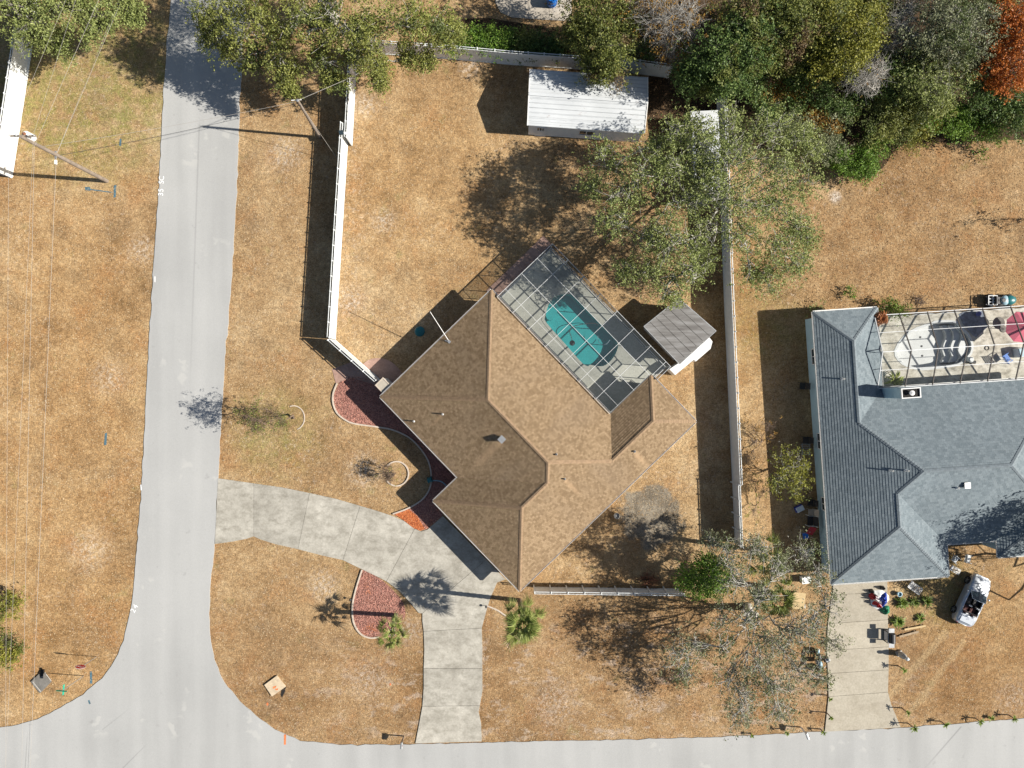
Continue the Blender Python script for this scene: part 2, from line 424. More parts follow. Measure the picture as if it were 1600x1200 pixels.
col = t.ramp(t.noise(0.9, 5, 0.7, t.scalevec(t.pos(), (0.35, 2.6, 1), math.radians(-44))), [(0.32, (0.105, 0.098, 0.092)), (0.5, (0.175, 0.168, 0.160)), (0.68, (0.265, 0.262, 0.258))])
MAT['rollroof'] = t.done(col, 0.9)

# thin aluminium insect screen: mostly holes
def screen(name, fac, c):
    t = NT(name)
    t.t.nodes.remove(t.b)
    tr = t.n('ShaderNodeBsdfTransparent'); tr.inputs['Color'].default_value = (0.97, 0.98, 0.98, 1)
    df = t.n('ShaderNodeBsdfDiffuse'); df.inputs['Color'].default_value = (*c, 1)
    mx = t.n('ShaderNodeMixShader')
    mx.inputs[0].default_value = fac
    t.link(tr.outputs[0], mx.inputs[1]); t.link(df.outputs[0], mx.inputs[2])
    t.link(mx.outputs[0], t.out.inputs['Surface'])
    return t.m
MAT['screen'] = screen('charcoal_insect_screen', 0.30, (0.075, 0.088, 0.095))
MAT['screen2'] = screen('light_insect_screen', 0.13, (0.09, 0.09, 0.09))

# pool water: clear surface over a tinted depth
t = NT('pool_water')
t.t.nodes.remove(t.b)
tr = t.n('ShaderNodeBsdfTransparent'); tr.inputs['Color'].default_value = (0.55, 0.86, 0.87, 1)
gl = t.n('ShaderNodeBsdfGlossy'); gl.inputs['Roughness'].default_value = 0.03
bp = t.n('ShaderNodeBump'); bp.inputs['Strength'].default_value = 0.12; bp.inputs['Distance'].default_value = 0.05
t.link(t.noise(3.0, 2), bp.inputs['Height']); t.link(bp.outputs[0], gl.inputs['Normal'])
mx = t.n('ShaderNodeMixShader'); mx.inputs[0].default_value = 0.035; t.link(tr.outputs[0], mx.inputs[1]); t.link(gl.outputs[0], mx.inputs[2])
t.link(mx.outputs[0], t.out.inputs['Surface'])
MAT['water'] = t.m
MAT['plaster'] = plain('aqua_pool_plaster', (0.12, 0.50, 0.50), 0.8, var=0.06, scale=1.5)
MAT['plasterwhite'] = plain('white_pool_plaster', (0.60, 0.61, 0.60), 0.8, var=0.07, scale=1.5)


def foliage(name, cols, transl=0.25, patch=None):
    t = NT(name)
    isl = t.island()
    n = t.math('ADD', t.math('MULTIPLY', t.noise(0.6, 2, 0.6), 0.5), t.math('MULTIPLY', t.noise(3.4, 2, 0.6), 0.5))
    f = t.math('ADD', t.math('MULTIPLY', isl, 0.50), t.math('MULTIPLY', n, 0.56))
    k = len(cols)
    col = t.ramp(f, [(0.14 + 0.74 * i / (k - 1), c) for i, c in enumerate(cols)])
    if patch:
        pm = t.ramp(t.noise(0.42, 3, 0.6, t.scalevec(t.pos(), (1, 1, 1), 1.1)), [(patch[1], 0.0), (patch[1] + 0.06, 0.9)])
        col = t.mix(pm, col, patch[0])
    t.setin(t.b, 'Base Color', col)
    t.b.inputs['Roughness'].default_value = 0.55
    t.b.inputs['Specular IOR Level'].default_value = 0.35
    tl = t.n('ShaderNodeBsdfTranslucent'); t.link(col, tl.inputs['Color'])
    mx = t.n('ShaderNodeMixShader'); mx.inputs[0].default_value = transl
    t.link(t.b.outputs[0], mx.inputs[1]); t.link(tl.outputs[0], mx.inputs[2])
    t.link(mx.outputs[0], t.out.inputs['Surface'])
    return t.m


MAT['oak'] = foliage('live_oak_leaves', patch=((0.254, 0.283, 0.091), 0.56), cols=[(0.077, 0.109, 0.030), (0.179, 0.218, 0.063), (0.282, 0.324, 0.101), (0.411, 0.447, 0.175)])
MAT['oakgreen'] = foliage('yellow_green_oak_leaves', patch=((0.095, 0.125, 0.035), 0.55), cols=[(0.067, 0.087, 0.020), (0.161, 0.182, 0.042), (0.273, 0.287, 0.070), (0.378, 0.385, 0.126)])
MAT['oakgrey'] = foliage('mossy_grey_leaves', patch=((0.108, 0.142, 0.043), 0.52), cols=[(0.082, 0.096, 0.045), (0.164, 0.182, 0.091), (0.251, 0.265, 0.147), (0.349, 0.356, 0.217)])
MAT['moss'] = foliage('spanish_moss', [(0.206, 0.200, 0.163), (0.300, 0.294, 0.244), (0.400, 0.388, 0.331)])
MAT['green1'] = foliage('bright_green_leaves', [(0.034, 0.074, 0.011), (0.088, 0.176, 0.020), (0.162, 0.270, 0.034), (0.257, 0.365, 0.061)])
MAT['green2'] = foliage('deep_green_leaves', patch=((0.172, 0.190, 0.044), 0.56), cols=[(0.025, 0.052, 0.014), (0.064, 0.115, 0.028), (0.122, 0.187, 0.044), (0.216, 0.287, 0.083)])
MAT['mixed'] = foliage('green_and_brown_leaves', [(0.039, 0.058, 0.016), (0.098, 0.124, 0.029), (0.195, 0.215, 0.046), (0.286, 0.286, 0.078)], patch=((0.176, 0.111, 0.058), 0.55))
MAT['yellow'] = foliage('yellow_green_leaves', patch=((0.103, 0.128, 0.033), 0.54), cols=[(0.064, 0.074, 0.013), (0.163, 0.172, 0.026), (0.273, 0.268, 0.039), (0.384, 0.356, 0.065)])
MAT['autumn'] = foliage('orange_autumn_leaves', [(0.170, 0.045, 0.010), (0.360, 0.095, 0.014), (0.500, 0.150, 0.022), (0.560, 0.240, 0.060)])
MAT['amber'] = foliage('amber_leaves', [(0.120, 0.060, 0.012), (0.280, 0.140, 0.020), (0.380, 0.220, 0.040), (0.20, 0.16, 0.05)])
MAT['palm'] = foliage('palm_fronds', [(0.076, 0.113, 0.025), (0.179, 0.225, 0.047), (0.312, 0.346, 0.101), (0.473, 0.475, 0.186)])
MAT['spiky'] = foliage('lime_spiky_leaves', [(0.055, 0.090, 0.010), (0.120, 0.180, 0.016), (0.200, 0.260, 0.035)])
MAT['deadpalm'] = foliage('dead_orange_fronds', [(0.190, 0.065, 0.022), (0.310, 0.115, 0.040), (0.400, 0.175, 0.080)])


# ------------------------------------------------------------------ building helpers
ORI = {}          # object name -> the place of its thing's base


def tag(o, label=None, cat=None, group=None, kind=None):
    if label: o['label'] = label
    if cat: o['category'] = cat
    if group: o['group'] = group
    if kind: o['kind'] = kind
    return o


def thing(name, label, cat, loc, group=None, rz=0.0):
    o = bpy.data.objects.new(name, None)
    COL.objects.link(o)
    o.empty_display_size = 0.3
    o.location = loc
    o.rotation_euler = (0, 0, rz)
    ORI[o.name] = Vector(loc)
    return tag(o, label, cat, group)


def meshobj(name, me, parent=None, mat=None):
    if mat is not None and not me.materials:
        me.materials.append(mat)
    o = bpy.data.objects.new(name, me)
    COL.objects.link(o)
    if parent is not None:
        o.parent = parent
    return o


class G:
    """collects faces; build() links them as one mesh object"""
    def __init__(self):
        self.v = []; self.f = []; self.uv = []

    def add(self, vs, fs, uvs=None):
        b = len(self.v)
        self.v += [tuple(x) for x in vs]
        for k, f in enumerate(fs):
            self.f.append(tuple(i + b for i in f))
            self.uv.append(uvs[k] if uvs else None)
        return self

    def box(self, c, s, rz=0.0, tilt=None):
        m = Matrix.Rotation(rz, 3, 'Z')
        if tilt is not None:
            m = m @ tilt
        c = Vector(c)
        vs = [c + m @ Vector((x * s[0] / 2, y * s[1] / 2, z * s[2] / 2)) for x in (-1, 1) for y in (-1, 1) for z in (-1, 1)]
        return self.add(vs, [(0, 1, 3, 2), (4, 6, 7, 5), (0, 4, 5, 1), (2, 3, 7, 6), (0, 2, 6, 4), (1, 5, 7, 3)])

    def beam(self, a, b, w, h):
        """a bar of section w x h from a to b"""
        a = Vector(a); b = Vector(b)
        d = b - a
        L = d.length
        if L < 1e-6: return self
        q = d.to_track_quat('X', 'Z').to_matrix()
        vs = [a + q @ Vector((x * L, y * w / 2, z * h / 2)) for x in (0, 1) for y in (-1, 1) for z in (-1, 1)]
        return self.add(vs, [(0, 1, 3, 2), (4, 6, 7, 5), (0, 4, 5, 1), (2, 3, 7, 6), (0, 2, 6, 4), (1, 5, 7, 3)])

    def tube(self, pts, rad, n=6, cap=True):
        pts = [Vector(p) for p in pts]
        if not hasattr(rad, '__len__'): rad = [rad] * len(pts)
        vs = []; fs = []
        up = Vector((0, 0, 1))
        ref = None
        for i, p in enumerate(pts):
            d = (pts[min(i + 1, len(pts) - 1)] - pts[max(i - 1, 0)])
            if d.length < 1e-9: d = Vector((0, 0, 1))
            d.normalize()
            if ref is None:
                ref = d.cross(up)
                if ref.length < 0.05: ref = d.cross(Vector((1, 0, 0)))
            ref = (ref - d * ref.dot(d))
            if ref.length < 1e-6: ref = d.orthogonal()
            ref.normalize()
            s = d.cross(ref)
            for k in range(n):
                a = 2 * math.pi * k / n
                vs.append(p + (ref * math.cos(a) + s * math.sin(a)) * rad[i])
        for i in range(len(pts) - 1):
            for k in range(n):
                fs.append((i * n + k, i * n + (k + 1) % n, (i + 1) * n + (k + 1) % n, (i + 1) * n + k))
        if cap:
            fs.append(tuple(range(n - 1, -1, -1)))
            fs.append(tuple((len(pts) - 1) * n + k for k in range(n)))
        return self.add(vs, fs)

    def lathe(self, c, prof, n=16, sx=1.0, sy=1.0):
        c = Vector(c); vs = []; fs = []
        for (r, z) in prof:
            for k in range(n):
                a = 2 * math.pi * k / n
                vs.append(c + Vector((math.cos(a) * r * sx, math.sin(a) * r * sy, z)))
        for i in range(len(prof) - 1):
            for k in range(n):
                fs.append((i * n + k, i * n + (k + 1) % n, (i + 1) * n + (k + 1) % n, (i + 1) * n + k))
        fs.append(tuple(range(n - 1, -1, -1)))
        fs.append(tuple((len(prof) - 1) * n + k for k in range(n)))
        return self.add(vs, fs)

    def ball(self, c, r, n=10, m=6):
        prof = [(math.sin(math.pi * i / m) * 1.0, -math.cos(math.pi * i / m)) for i in range(m + 1)]
        c = Vector(c)
        vs = []; fs = []
        rx, ry, rz = r if hasattr(r, '__len__') else (r, r, r)
        for (s, z) in prof:
            s = max(s, 0.02)
            for k in range(n):
                a = 2 * math.pi * k / n
                vs.append(c + Vector((math.cos(a) * s * rx, math.sin(a) * s * ry, z * rz)))
        for i in range(m):
            for k in range(n):
                fs.append((i * n + k, i * n + (k + 1) % n, (i + 1) * n + (k + 1) % n, (i + 1) * n + k))
        fs.append(tuple(range(n - 1, -1, -1))); fs.append(tuple(m * n + k for k in range(n)))
        return self.add(vs, fs)

    def prism(self, pts, z0, z1, holes=(), bottom=False):
        """upright slab on a plan outline (list of (x, y)), with optional holes"""
        loops = [[Vector((p[0], p[1], 0)) for p in L] for L in [pts, *holes]]
        flat = [p for L in loops for p in L]
        n = len(flat)
        tris = tessellate_polygon(loops)
        vs = [(p.x, p.y, z1) for p in flat]
        fs = []
        for tr in tris:
            a, b, c = (flat[i] for i in tr)
            if (b - a).cross(c - a).z < 0: tr = (tr[0], tr[2], tr[1])
            fs.append(tuple(tr))
        if z0 is not None:
            vs += [(p.x, p.y, z0) for p in flat]
            k = 0
            for li, L in enumerate(loops):
                m = len(L)
                ar = sum(L[i].x * L[(i + 1) % m].y - L[(i + 1) % m].x * L[i].y for i in range(m))
                fl = (ar < 0) != (li > 0)
                for i in range(m):
                    a, b = k + i, k + (i + 1) % m
                    q = (a, b, b + n, a + n)
                    fs.append(q if fl else q[::-1])
                k += m
            if bottom:
                fs += [tuple(i + n for i in reversed(f)) for f in fs[:len(tris)]]
        return self.add(vs, fs)

    def build(self, name, mat, parent=None, smooth=False, origin=None):
        me = bpy.data.meshes.new(name)
        o0 = ORI[parent.name] if parent is not None else (Vector(origin) if origin is not None else Vector((0, 0, 0)))
        me.from_pydata([(x - o0.x, y - o0.y, z - o0.z) for x, y, z in self.v], [], self.f)
        if any(u is not None for u in self.uv):
            L = me.uv_layers.new(name='UVMap')
            i = 0
            for u, f in zip(self.uv, self.f):
                for k in range(len(f)):
                    L.data[i].uv = u[k] if u else (0, 0)
                    i += 1
        if smooth:
            me.shade_smooth()
        o = meshobj(name, me, parent, MAT[mat] if isinstance(mat, str) else mat)
        if parent is None:
            o.location = o0
        ORI[o.name] = o0
        return o


def part(name, mat, parent, fn, smooth=False):
    g = G(); fn(g)
    return g.build(name, mat, parent, smooth)


def inst(name, me, parent, loc, rz=0.0, scale=(1, 1, 1), rot=None):
    """a copy sharing mesh data, placed at loc (site coordinates) under its thing"""
    o = bpy.data.objects.new(name, me)
    COL.objects.link(o)
    o.parent = parent
    o0 = ORI[parent.name]
    o.location = Vector(loc) - o0
    o.rotation_euler = rot if rot is not None else (0, 0, rz)
    o.scale = scale
    ORI[o.name] = o0
    return o


def copy_tree(src, loc, rz, label=None):
    r = src.copy(); COL.objects.link(r)
    r.location = loc; r.rotation_euler = (0, 0, rz)
    if label: r['label'] = label
    for ch in src.children:
        c = ch.copy(); COL.objects.link(c); c.parent = r
        for g in ch.children:
            d = g.copy(); COL.objects.link(d); d.parent = c
    ORI[r.name] = Vector(loc)
    return r


def gm(g, name, mat):
    me = bpy.data.meshes.new(name)
    me.from_pydata(g.v, [], g.f)
    me.materials.append(MAT[mat])
    return me


def px_poly(pts, h=0.0):
    return [tuple(P(x, y, h))[:2] for x, y in pts]


def spline(pts, per=6, closed=False):
    """Catmull-Rom through 2D pixel points"""
    out = []
    n = len(pts)
    seg = n if closed else n - 1
    for i in range(seg):
        if closed:
            p0, p1, p2, p3 = pts[(i - 1) % n], pts[i], pts[(i + 1) % n], pts[(i + 2) % n]
        else:
            p0, p1, p2, p3 = pts[max(i - 1, 0)], pts[i], pts[i + 1], pts[min(i + 2, n - 1)]
        for k in range(per):
            t = k / per
            out.append(tuple(0.5 * (2 * b + (c - a) * t + (2 * a - 5 * b + 4 * c - d) * t * t + (3 * b - a - 3 * c + d) * t ** 3)
                             for a, b, c, d in zip(p0, p1, p2, p3)))
    if not closed: out.append(tuple(pts[-1]))
    return out


def inset(poly, d):
    """move every edge of a plan outline inward by d"""
    n = len(poly)
    ar = sum(poly[i][0] * poly[(i + 1) % n][1] - poly[(i + 1) % n][0] * poly[i][1] for i in range(n))
    s = 1 if ar > 0 else -1
    out = []
    for i in range(n):
        a, b, c = Vector(poly[i - 1]), Vector(poly[i]), Vector(poly[(i + 1) % n])
        e1 = (b - a).normalized(); e2 = (c - b).normalized()
        n1 = Vector((-e1.y, e1.x)) * s; n2 = Vector((-e2.y, e2.x)) * s
        k = 1 + n1.dot(n2)
        m = (n1 + n2) / max(k, 0.25)
        out.append(tuple(b + m * d))
    return out


def quads_mesh(name, centers, tang, bit, mat, parent=None):
    """many rhombic leaves at once: centres, half-length and half-width vectors"""
    n = len(centers)
    o0 = np.array(ORI[parent.name]) if parent is not None else np.zeros(3)
    c = centers - o0
    v = np.empty((n, 4, 3), np.float32)
    v[:, 0] = c - tang; v[:, 1] = c - bit; v[:, 2] = c + tang; v[:, 3] = c + bit
    me = bpy.data.meshes.new(name)
    me.vertices.add(4 * n); me.vertices.foreach_set('co', v.ravel())
    me.loops.add(4 * n); me.loops.foreach_set('vertex_index', np.arange(4 * n, dtype=np.int32))
    me.polygons.add(n)
    me.polygons.foreach_set('loop_start', np.arange(0, 4 * n, 4, dtype=np.int32))
    me.update(calc_edges=True)
    o = meshobj(name, me, parent, MAT[mat])
    ORI[o.name] = Vector(o0)
    return o


def unit(a):
    return a / np.maximum(np.linalg.norm(a, axis=1, keepdims=True), 1e-9)


def leaf_cloud(name, pts, size, mat, parent, up=0.5, aspect=0.58):
    n = len(pts)
    nor = rng.normal(size=(n, 3)); nor[:, 2] += up * 2.0
    nor = unit(nor)
    a = unit(np.cross(nor, rng.normal(size=(n, 3))))
    b = np.cross(nor, a)
    s = size * rng.uniform(0.6, 1.35, (n, 1))
    return quads_mesh(name, pts, a * s * 0.5, b * s * 0.5 * aspect, mat, parent)


def in_poly(x, y, poly):
    r = np.zeros(len(x), bool)
    n = len(poly)
    for i in range(n):
        x0, y0 = poly[i]; x1, y1 = poly[(i + 1) % n]
        c = ((y0 > y) != (y1 > y)) & (x < (x1 - x0) * (y - y0) / (y1 - y0 + 1e-12) + x0)
        r ^= c
    return r


def scatter_in(poly, n):
    p = np.array(poly)
    lo, hi = p.min(0), p.max(0)
    q = rng.uniform(lo, hi, (int(n * 3), 2))
    q = q[in_poly(q[:, 0], q[:, 1], poly)][:n]
    return q


# ------------------------------------------------------------------ trees
def tree(name, label, cat, base, lobes, leaf, bark='bark', dens=60, size=0.20, trunk_r=0.25, seed=1, group=None,
         spread=0.42, twigs=5, flat=0.62, leafy=1.0, fork=0.35, extra=None, grow=1.0, twig_k=1.0):
    """base: photo pixel of the foot; lobes: (px, py, radius px, height m) as the photo shows the crown"""
    global rng
    keep = rng
    rng = np.random.default_rng(seed)
    b = P(*base)
    root = thing(name, label, cat, b, group)
    L = []
    gk = 1.28 if group == 'trees behind the fence' else grow
    for (px, py, r, h) in lobes:
        r = r * gk
        c = P(px, py, h)
        L.append((np.array(c), r / S * (H - h) / H))
    hm = sum(c[2] for c, r in L) / len(L)
    fk = np.array([b.x, b.y, max(0.25, hm * fork)]) + rng.normal(size=3) * 0.12
    # lobes hang on the nearest lobe that is closer to the trunk
    order = sorted(range(len(L)), key=lambda i: np.linalg.norm(L[i][0] - fk))
    par = {}; done = []
    for i in order:
        best, bd = -1, np.linalg.norm((L[i][0] - fk)) * 0.92
        for j in done:
            dd = np.linalg.norm(L[i][0] - L[j][0]) + 0.62 * np.linalg.norm(L[j][0] - fk)
            if dd < bd: best, bd = j, dd
        par[i] = best; done.append(i)
    desc = {i: 1 for i in order}
    for i in reversed(order):
        if par[i] >= 0: desc[par[i]] += desc[i]
    tot = len(L)
    gt, gb = G(), G()
    mid = (np.array(b) + fk) / 2 + rng.normal(size=3) * np.array([0.12, 0.12, 0])
    gt.tube([tuple(b - Vector((0, 0, 0.1))), (b.x, b.y, 0.15), tuple(mid), tuple(fk)], [trunk_r * 1.5, trunk_r * 1.2, trunk_r, trunk_r * 0.92], 9)
    ends = {}
    clumps = []
    for i in order:
        c, r = L[i]
        p0 = ends[par[i]] if par[i] >= 0 else fk
        r0 = max(0.03, trunk_r * 0.62 * (desc[i] / tot) ** 0.55)
        d = c - p0
        n = max(4, int(np.linalg.norm(d) / 0.7))
        wob = rng.normal(size=(n + 1, 3)) * 0.055 * np.linalg.norm(d)
        low = 0.02 * r
        pts = []
        for k in range(n + 1):
            s = k / n
            q = p0 + d * s + wob[k] * (math.sin(math.pi * s)) + np.array([0, 0, low * s])
            pts.append(q)
        ends[i] = pts[-1]
        rad = [r0 * (1 - 0.55 * k / n) for k in range(n + 1)]
        gb.tube([tuple(q) for q in pts], rad, 6)
        k = max(3, int(twigs * (0.6 + r)))
        for _ in range(k):
            u = rng.normal(size=3); u /= np.linalg.norm(u)
            u *= r * rng.uniform(0.45, 1.05); u[2] = u[2] * flat + 0.05 * r + (0.25 * r if twig_k > 1 else 0)
            e = c + u
            st = pts[rng.integers(max(1, n // 2), n + 1)]
            m1 = st + (e - st) * 0.4 + rng.normal(size=3) * 0.13 * r
            m2 = st + (e - st) * 0.75 + rng.normal(size=3) * 0.13 * r
            rr = max(0.016, r0 * 0.32) * twig_k
            gb.tube([tuple(st), tuple(m1), tuple(m2), tuple(e)], [rr, rr * 0.75, rr * 0.5, rr * 0.25], 4, cap=False)
            clumps.append((e, r)); clumps.append(((m2 + e) / 2, r))
            for _j in range(3):
                e2 = m2 + (rng.normal(size=3)) * 0.34 * r * np.array([1, 1, 0.6])
                m3 = (m1 * 0.3 + m2 * 0.7 + e2) / 2 + rng.normal(size=3) * 0.05
                gb.tube([tuple(m1 * 0.2 + m2 * 0.8), tuple(m3), tuple(e2)], [rr * 0.45, rr * 0.35, rr * 0.16], 3, cap=False)
                clumps.append((e2, r))
    gt.build('trunk', bark, root, True)
    gb.build('branches', bark, root, True)
    if leafy > 0:
        area = sum(math.pi * r * r for c, r in L)
        # leaves sit in small tufts round the twig ends
        n = int(area * dens * leafy * 3.4)
        size = size * 0.84
        per = 10
        nt = max(20, n // per)
        ti = rng.integers(0, len(clumps), nt)
        ce = np.array([c for c, r in clumps])
        sg = np.array([spread * (0.50 + 0.30 * r) for c, r in clumps])
        tc = ce[ti] + rng.normal(size=(nt, 3)) * sg[ti][:, None] * np.array([1, 1, 0.6])
        tr = size * rng.uniform(0.55, 1.15, nt)
        ci = rng.integers(0, nt, n)
        pts = tc[ci] + rng.normal(size=(n, 3)) * tr[ci][:, None] * np.array([1, 1, 0.7])
        pts[:, 2] = np.maximum(pts[:, 2], 0.06)
        tag(leaf_cloud('crown', pts, size, leaf, root, up=0.45), kind='stuff')
    if extra:
        em, frac, es = extra
        n = int(sum(math.pi * r * r for c, r in L) * dens * frac)
        ce = np.array([c for c, r in clumps])
        ci = rng.integers(0, len(clumps), n)
        pts = ce[ci] + rng.normal(size=(n, 3)) * np.array([0.22, 0.22, 0.35]) - np.array([0, 0, 0.2])
        tag(leaf_cloud('hanging_moss', pts, es, em, root, up=0.0, aspect=0.35), kind='stuff')
    rng = keep
    return root


# ------------------------------------------------------------------ ground, roads, paths
HB = P(594, 620, 2.5)                      # the west corner of the main roof
HU = Vector((1, -1.04, 0)).normalized()    # along the house, towards the lower right
HV = Vector((-HU.y, HU.x, 0))              # across it, towards the upper right


def U(u, v, z=0.0):
    return Vector((HB.x + HU.x * u + HV.x * v, HB.y + HU.y * u + HV.y * v, z))


# pool outlines
def rounded(u0, u1, v0, v1, cut):
    q = [(u0 + cut, v0), (u1 - cut * 1.1, v0), (u1 - 0.25, v0 + 0.42), (u1, v0 + cut * 1.1), (u1, v1 - cut), (u1 - cut * 0.5, v1 - cut * 0.38), (u1 - cut, v1),
         (u0 + cut, v1), (u0 + cut * 0.42, v1 - cut * 0.42), (u0, v1 - cut), (u0, v0 + cut), (u0 + cut * 0.42, v0 + cut * 0.42)]
    return q


def to_uv(px, py, h=0.0):
    d = P(px, py, h) - HB
    return d.x * HU.x + d.y * HU.y, d.x * HV.x + d.y * HV.y


pool_px = [(851, 494), (859, 470), (872, 461), (889, 459), (900, 466), (932, 499), (963, 531), (965, 547), (955, 564), (942, 573),
           (927, 572), (922, 571), (918, 573), (908, 567), (884, 540), (853, 505)]
POOL = px_poly(spline(pool_px, 3, True))
pool2_px = [(1399, 548), (1412, 527), (1432, 514), (1455, 507), (1460, 504), (1478, 503), (1495, 505), (1499, 513), (1510, 522), (1517, 538),
            (1515, 552), (1505, 562), (1495, 569), (1468, 573), (1440, 576), (1417, 571), (1404, 562)]
POOL2 = px_poly(spline(pool2_px, 2, True))

g = G()
B = 320
g.prism([(-B, -B), (B, -B), (B, B), (-B, B)], None, 0.0, holes=[POOL, POOL2])
tag(g.build('ground', 'lawn'), 'dry straw coloured lawn over the whole neighbourhood', kind='structure')

left_edge = [(268, -900), (270, -200), (268, 0), (262, 60), (256, 150), (248, 300), (240, 420), (232, 560), (226, 680), (219, 800), (210, 910), (205, 950), (194, 1000),
             (180, 1032), (160, 1060), (130, 1085), (95, 1105), (60, 1123), (30, 1132), (0, 1136), (-200, 1142), (-1600, 1170)]
right_edge = [(3200, 1010), (1900, 1100), (1600, 1122), (1407, 1137), (1288, 1143), (1100, 1152), (900, 1157), (752, 1160), (640, 1163), (530, 1163), (470, 1157), (430, 1140), (400, 1118), (375, 1095),
              (350, 1065), (335, 1032), (328, 990), (327, 950), (330, 905), (336, 850), (341, 745), (347, 640), (352, 560), (362, 440), (370, 300), (375, 170), (380, 60), (384, 0), (386, -200), (392, -900)]


def wobble(pts, amp=0.05, step=0.6):
    """a worn edge: small irregularities along an outline"""
    out = []
    r = np.random.default_rng(3)
    for a, b in zip(pts, pts[1:]):
        a = Vector(a); b = Vector(b)
        n = min(160, max(1, int((b - a).length / step)))
        for k in range(n):
            q = a.lerp(b, k / n)
            out.append((q.x + r.normal() * amp, q.y + r.normal() * amp))
    out.append(tuple(pts[-1]))
    return out


road = wobble(px_poly(left_edge), 0.028, 0.5) + px_poly([(-1600, 1300), (3200, 1180)]) + wobble(px_poly(right_edge), 0.032, 0.5)
g = G().prism(road, -0.05, 0.06)
tag(g.build('road', 'asphalt'), 'pale worn asphalt street bending round the corner', kind='structure')


def slab_set(name, label, polys, mat, z=0.075, gap=0.012):
    """a drive poured in slabs with open joints"""
    base = thing(name, label, None, P(*polys[0][0]))
    tag(base, kind='structure')
    for pl in polys:
        q = inset(px_poly(pl), gap)
        G().prism(q, -0.04, z).build('slab', mat, base)
    return base


slab_set('driveway', 'stained grey concrete drive curving round to the garage', [
    [(341, 747), (370, 751), (397, 755), (397, 838), (385, 842), (365, 846), (336, 850)],
    [(397, 755), (440, 761), (484, 770), (466, 858), (430, 850), (408, 843), (397, 838)],
    [(484, 770), (525, 779), (563, 790), (536, 875), (500, 867), (466, 858)],
    [(563, 790), (590, 798), (614, 806), (632, 814), (648, 826), (604, 908), (588, 900), (565, 889), (536, 875)],
    [(648, 826), (658, 830), (668, 827), (692, 806), (760, 874), (660, 958), (655, 958), (643, 944), (625, 924), (604, 908)],
    [(760, 874), (790, 905), (777, 910), (766, 935), (760, 955), (753, 981), (662, 986), (660, 970), (660, 958)],
    [(662, 986), (753, 981), (754, 1012), (754, 1044), (662, 1044), (663, 1014)],
    [(662, 1044), (754, 1044), (754, 1080), (750, 1102), (660, 1103), (662, 1074)],
    [(660, 1103), (750, 1102), (748, 1112), (752, 1130), (753, 1158), (649, 1161), (655, 1130)],
], 'drive')
slab_set('driveway', "pale tan concrete drive in front of the grey-roofed house", [
    [(1302, 905), (1386, 900), (1386, 925), (1300, 929)],
    [(1300, 929), (1386, 925), (1387, 968), (1293, 974)],
    [(1293, 974), (1387, 968), (1388, 1010), (1291, 1016)],
    [(1291, 1016), (1388, 1010), (1388, 1046), (1293, 1052)],
    [(1293, 1052), (1388, 1046), (1387, 1081), (1294, 1088)],
    [(1294, 1088), (1387, 1081), (1392, 1100), (1407, 1136), (1288, 1143)],
], 'drive2')

sheet = lambda name, label, pts, mat, z=0.008: tag(G().prism(px_poly(pts), None, z).build(name, mat), label, kind='structure')
bed1 = [(545, 588), (530, 598), (521, 618), (522, 634), (530, 648), (545, 659), (565, 664), (590, 667), (615, 672), (640, 684), (658, 702), (670, 722), (674, 745), (671, 764), (660, 780), (640, 793),
        (614, 803), (630, 812), (646, 825), (658, 829), (668, 826), (692, 805), (690, 790), (722, 750), (606, 626), (590, 606), (570, 590)]
bed2 = spline([(567, 890), (556, 922), (551, 948), (553, 972), (563, 989), (578, 996), (596, 994), (618, 984), (632, 966), (630, 942), (608, 916), (586, 899)], 3, True)
sheet('mulch_bed', 'red mulch bed between the edging curve and the brown-roofed house', bed1, 'mulch', 0.02)
sheet('mulch_bed', 'red mulch bed with a fan palm inside the drive loop', bed2, 'mulch', 0.02)
sheet('mulch_patch', 'fresh orange mulch at the tip of the bed by the drive', [(616, 803), (638, 795), (652, 806), (664, 826), (657, 829), (646, 825), (630, 812)], 'mulch2', 0.064)
sheet('paving_pad', 'pale pink paving pad beside the tip of the mulch bed', [(519, 577), (548, 566), (590, 602), (548, 590), (525, 600)], 'pinkpave', 0.03)
sheet('round_patio', 'round pink patio behind the white fence corner', spline([(566, 576), (577, 562), (597, 560), (615, 568), (628, 584), (626, 602), (606, 612), (590, 600)], 4, True), 'pinkpave', 0.03)
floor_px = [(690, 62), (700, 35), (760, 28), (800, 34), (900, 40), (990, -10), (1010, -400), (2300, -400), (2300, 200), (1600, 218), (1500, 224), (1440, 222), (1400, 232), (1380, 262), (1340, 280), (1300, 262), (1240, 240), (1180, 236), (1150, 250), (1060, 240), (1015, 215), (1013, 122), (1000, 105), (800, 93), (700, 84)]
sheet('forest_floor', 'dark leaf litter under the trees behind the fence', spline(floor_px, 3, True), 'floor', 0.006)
ptop = thing('patio', 'sunlit concrete patio at the top edge behind the hedge', None, P(830, 10)); tag(ptop, kind='structure')
for pl in ([(770, -60), (825, -60), (825, 30), (800, 28), (782, 20), (774, 5)], [(825, -60), (858, -60), (858, 32), (825, 30)], [(858, -60), (895, -60), (893, 34), (858, 32)]):
    G().prism(inset(px_poly(pl), 0.015), -0.03, 0.06).build('slab', 'patio', ptop)
strip = thing('paving_strip', 'pink paving strip along the screened pool cage', None, U(0.1, 15.5)); tag(strip, kind='structure')
for k in range(6):
    G().prism(inset([tuple(U(-0.55, 12.3 + k * 1.12))[:2], tuple(U(0.62, 12.3 + k * 1.12))[:2], tuple(U(0.62, 13.42 + k * 1.12))[:2], tuple(U(-0.55, 13.42 + k * 1.12))[:2]], 0.012), -0.02, 0.04).build('slab', 'pinkpave', strip)


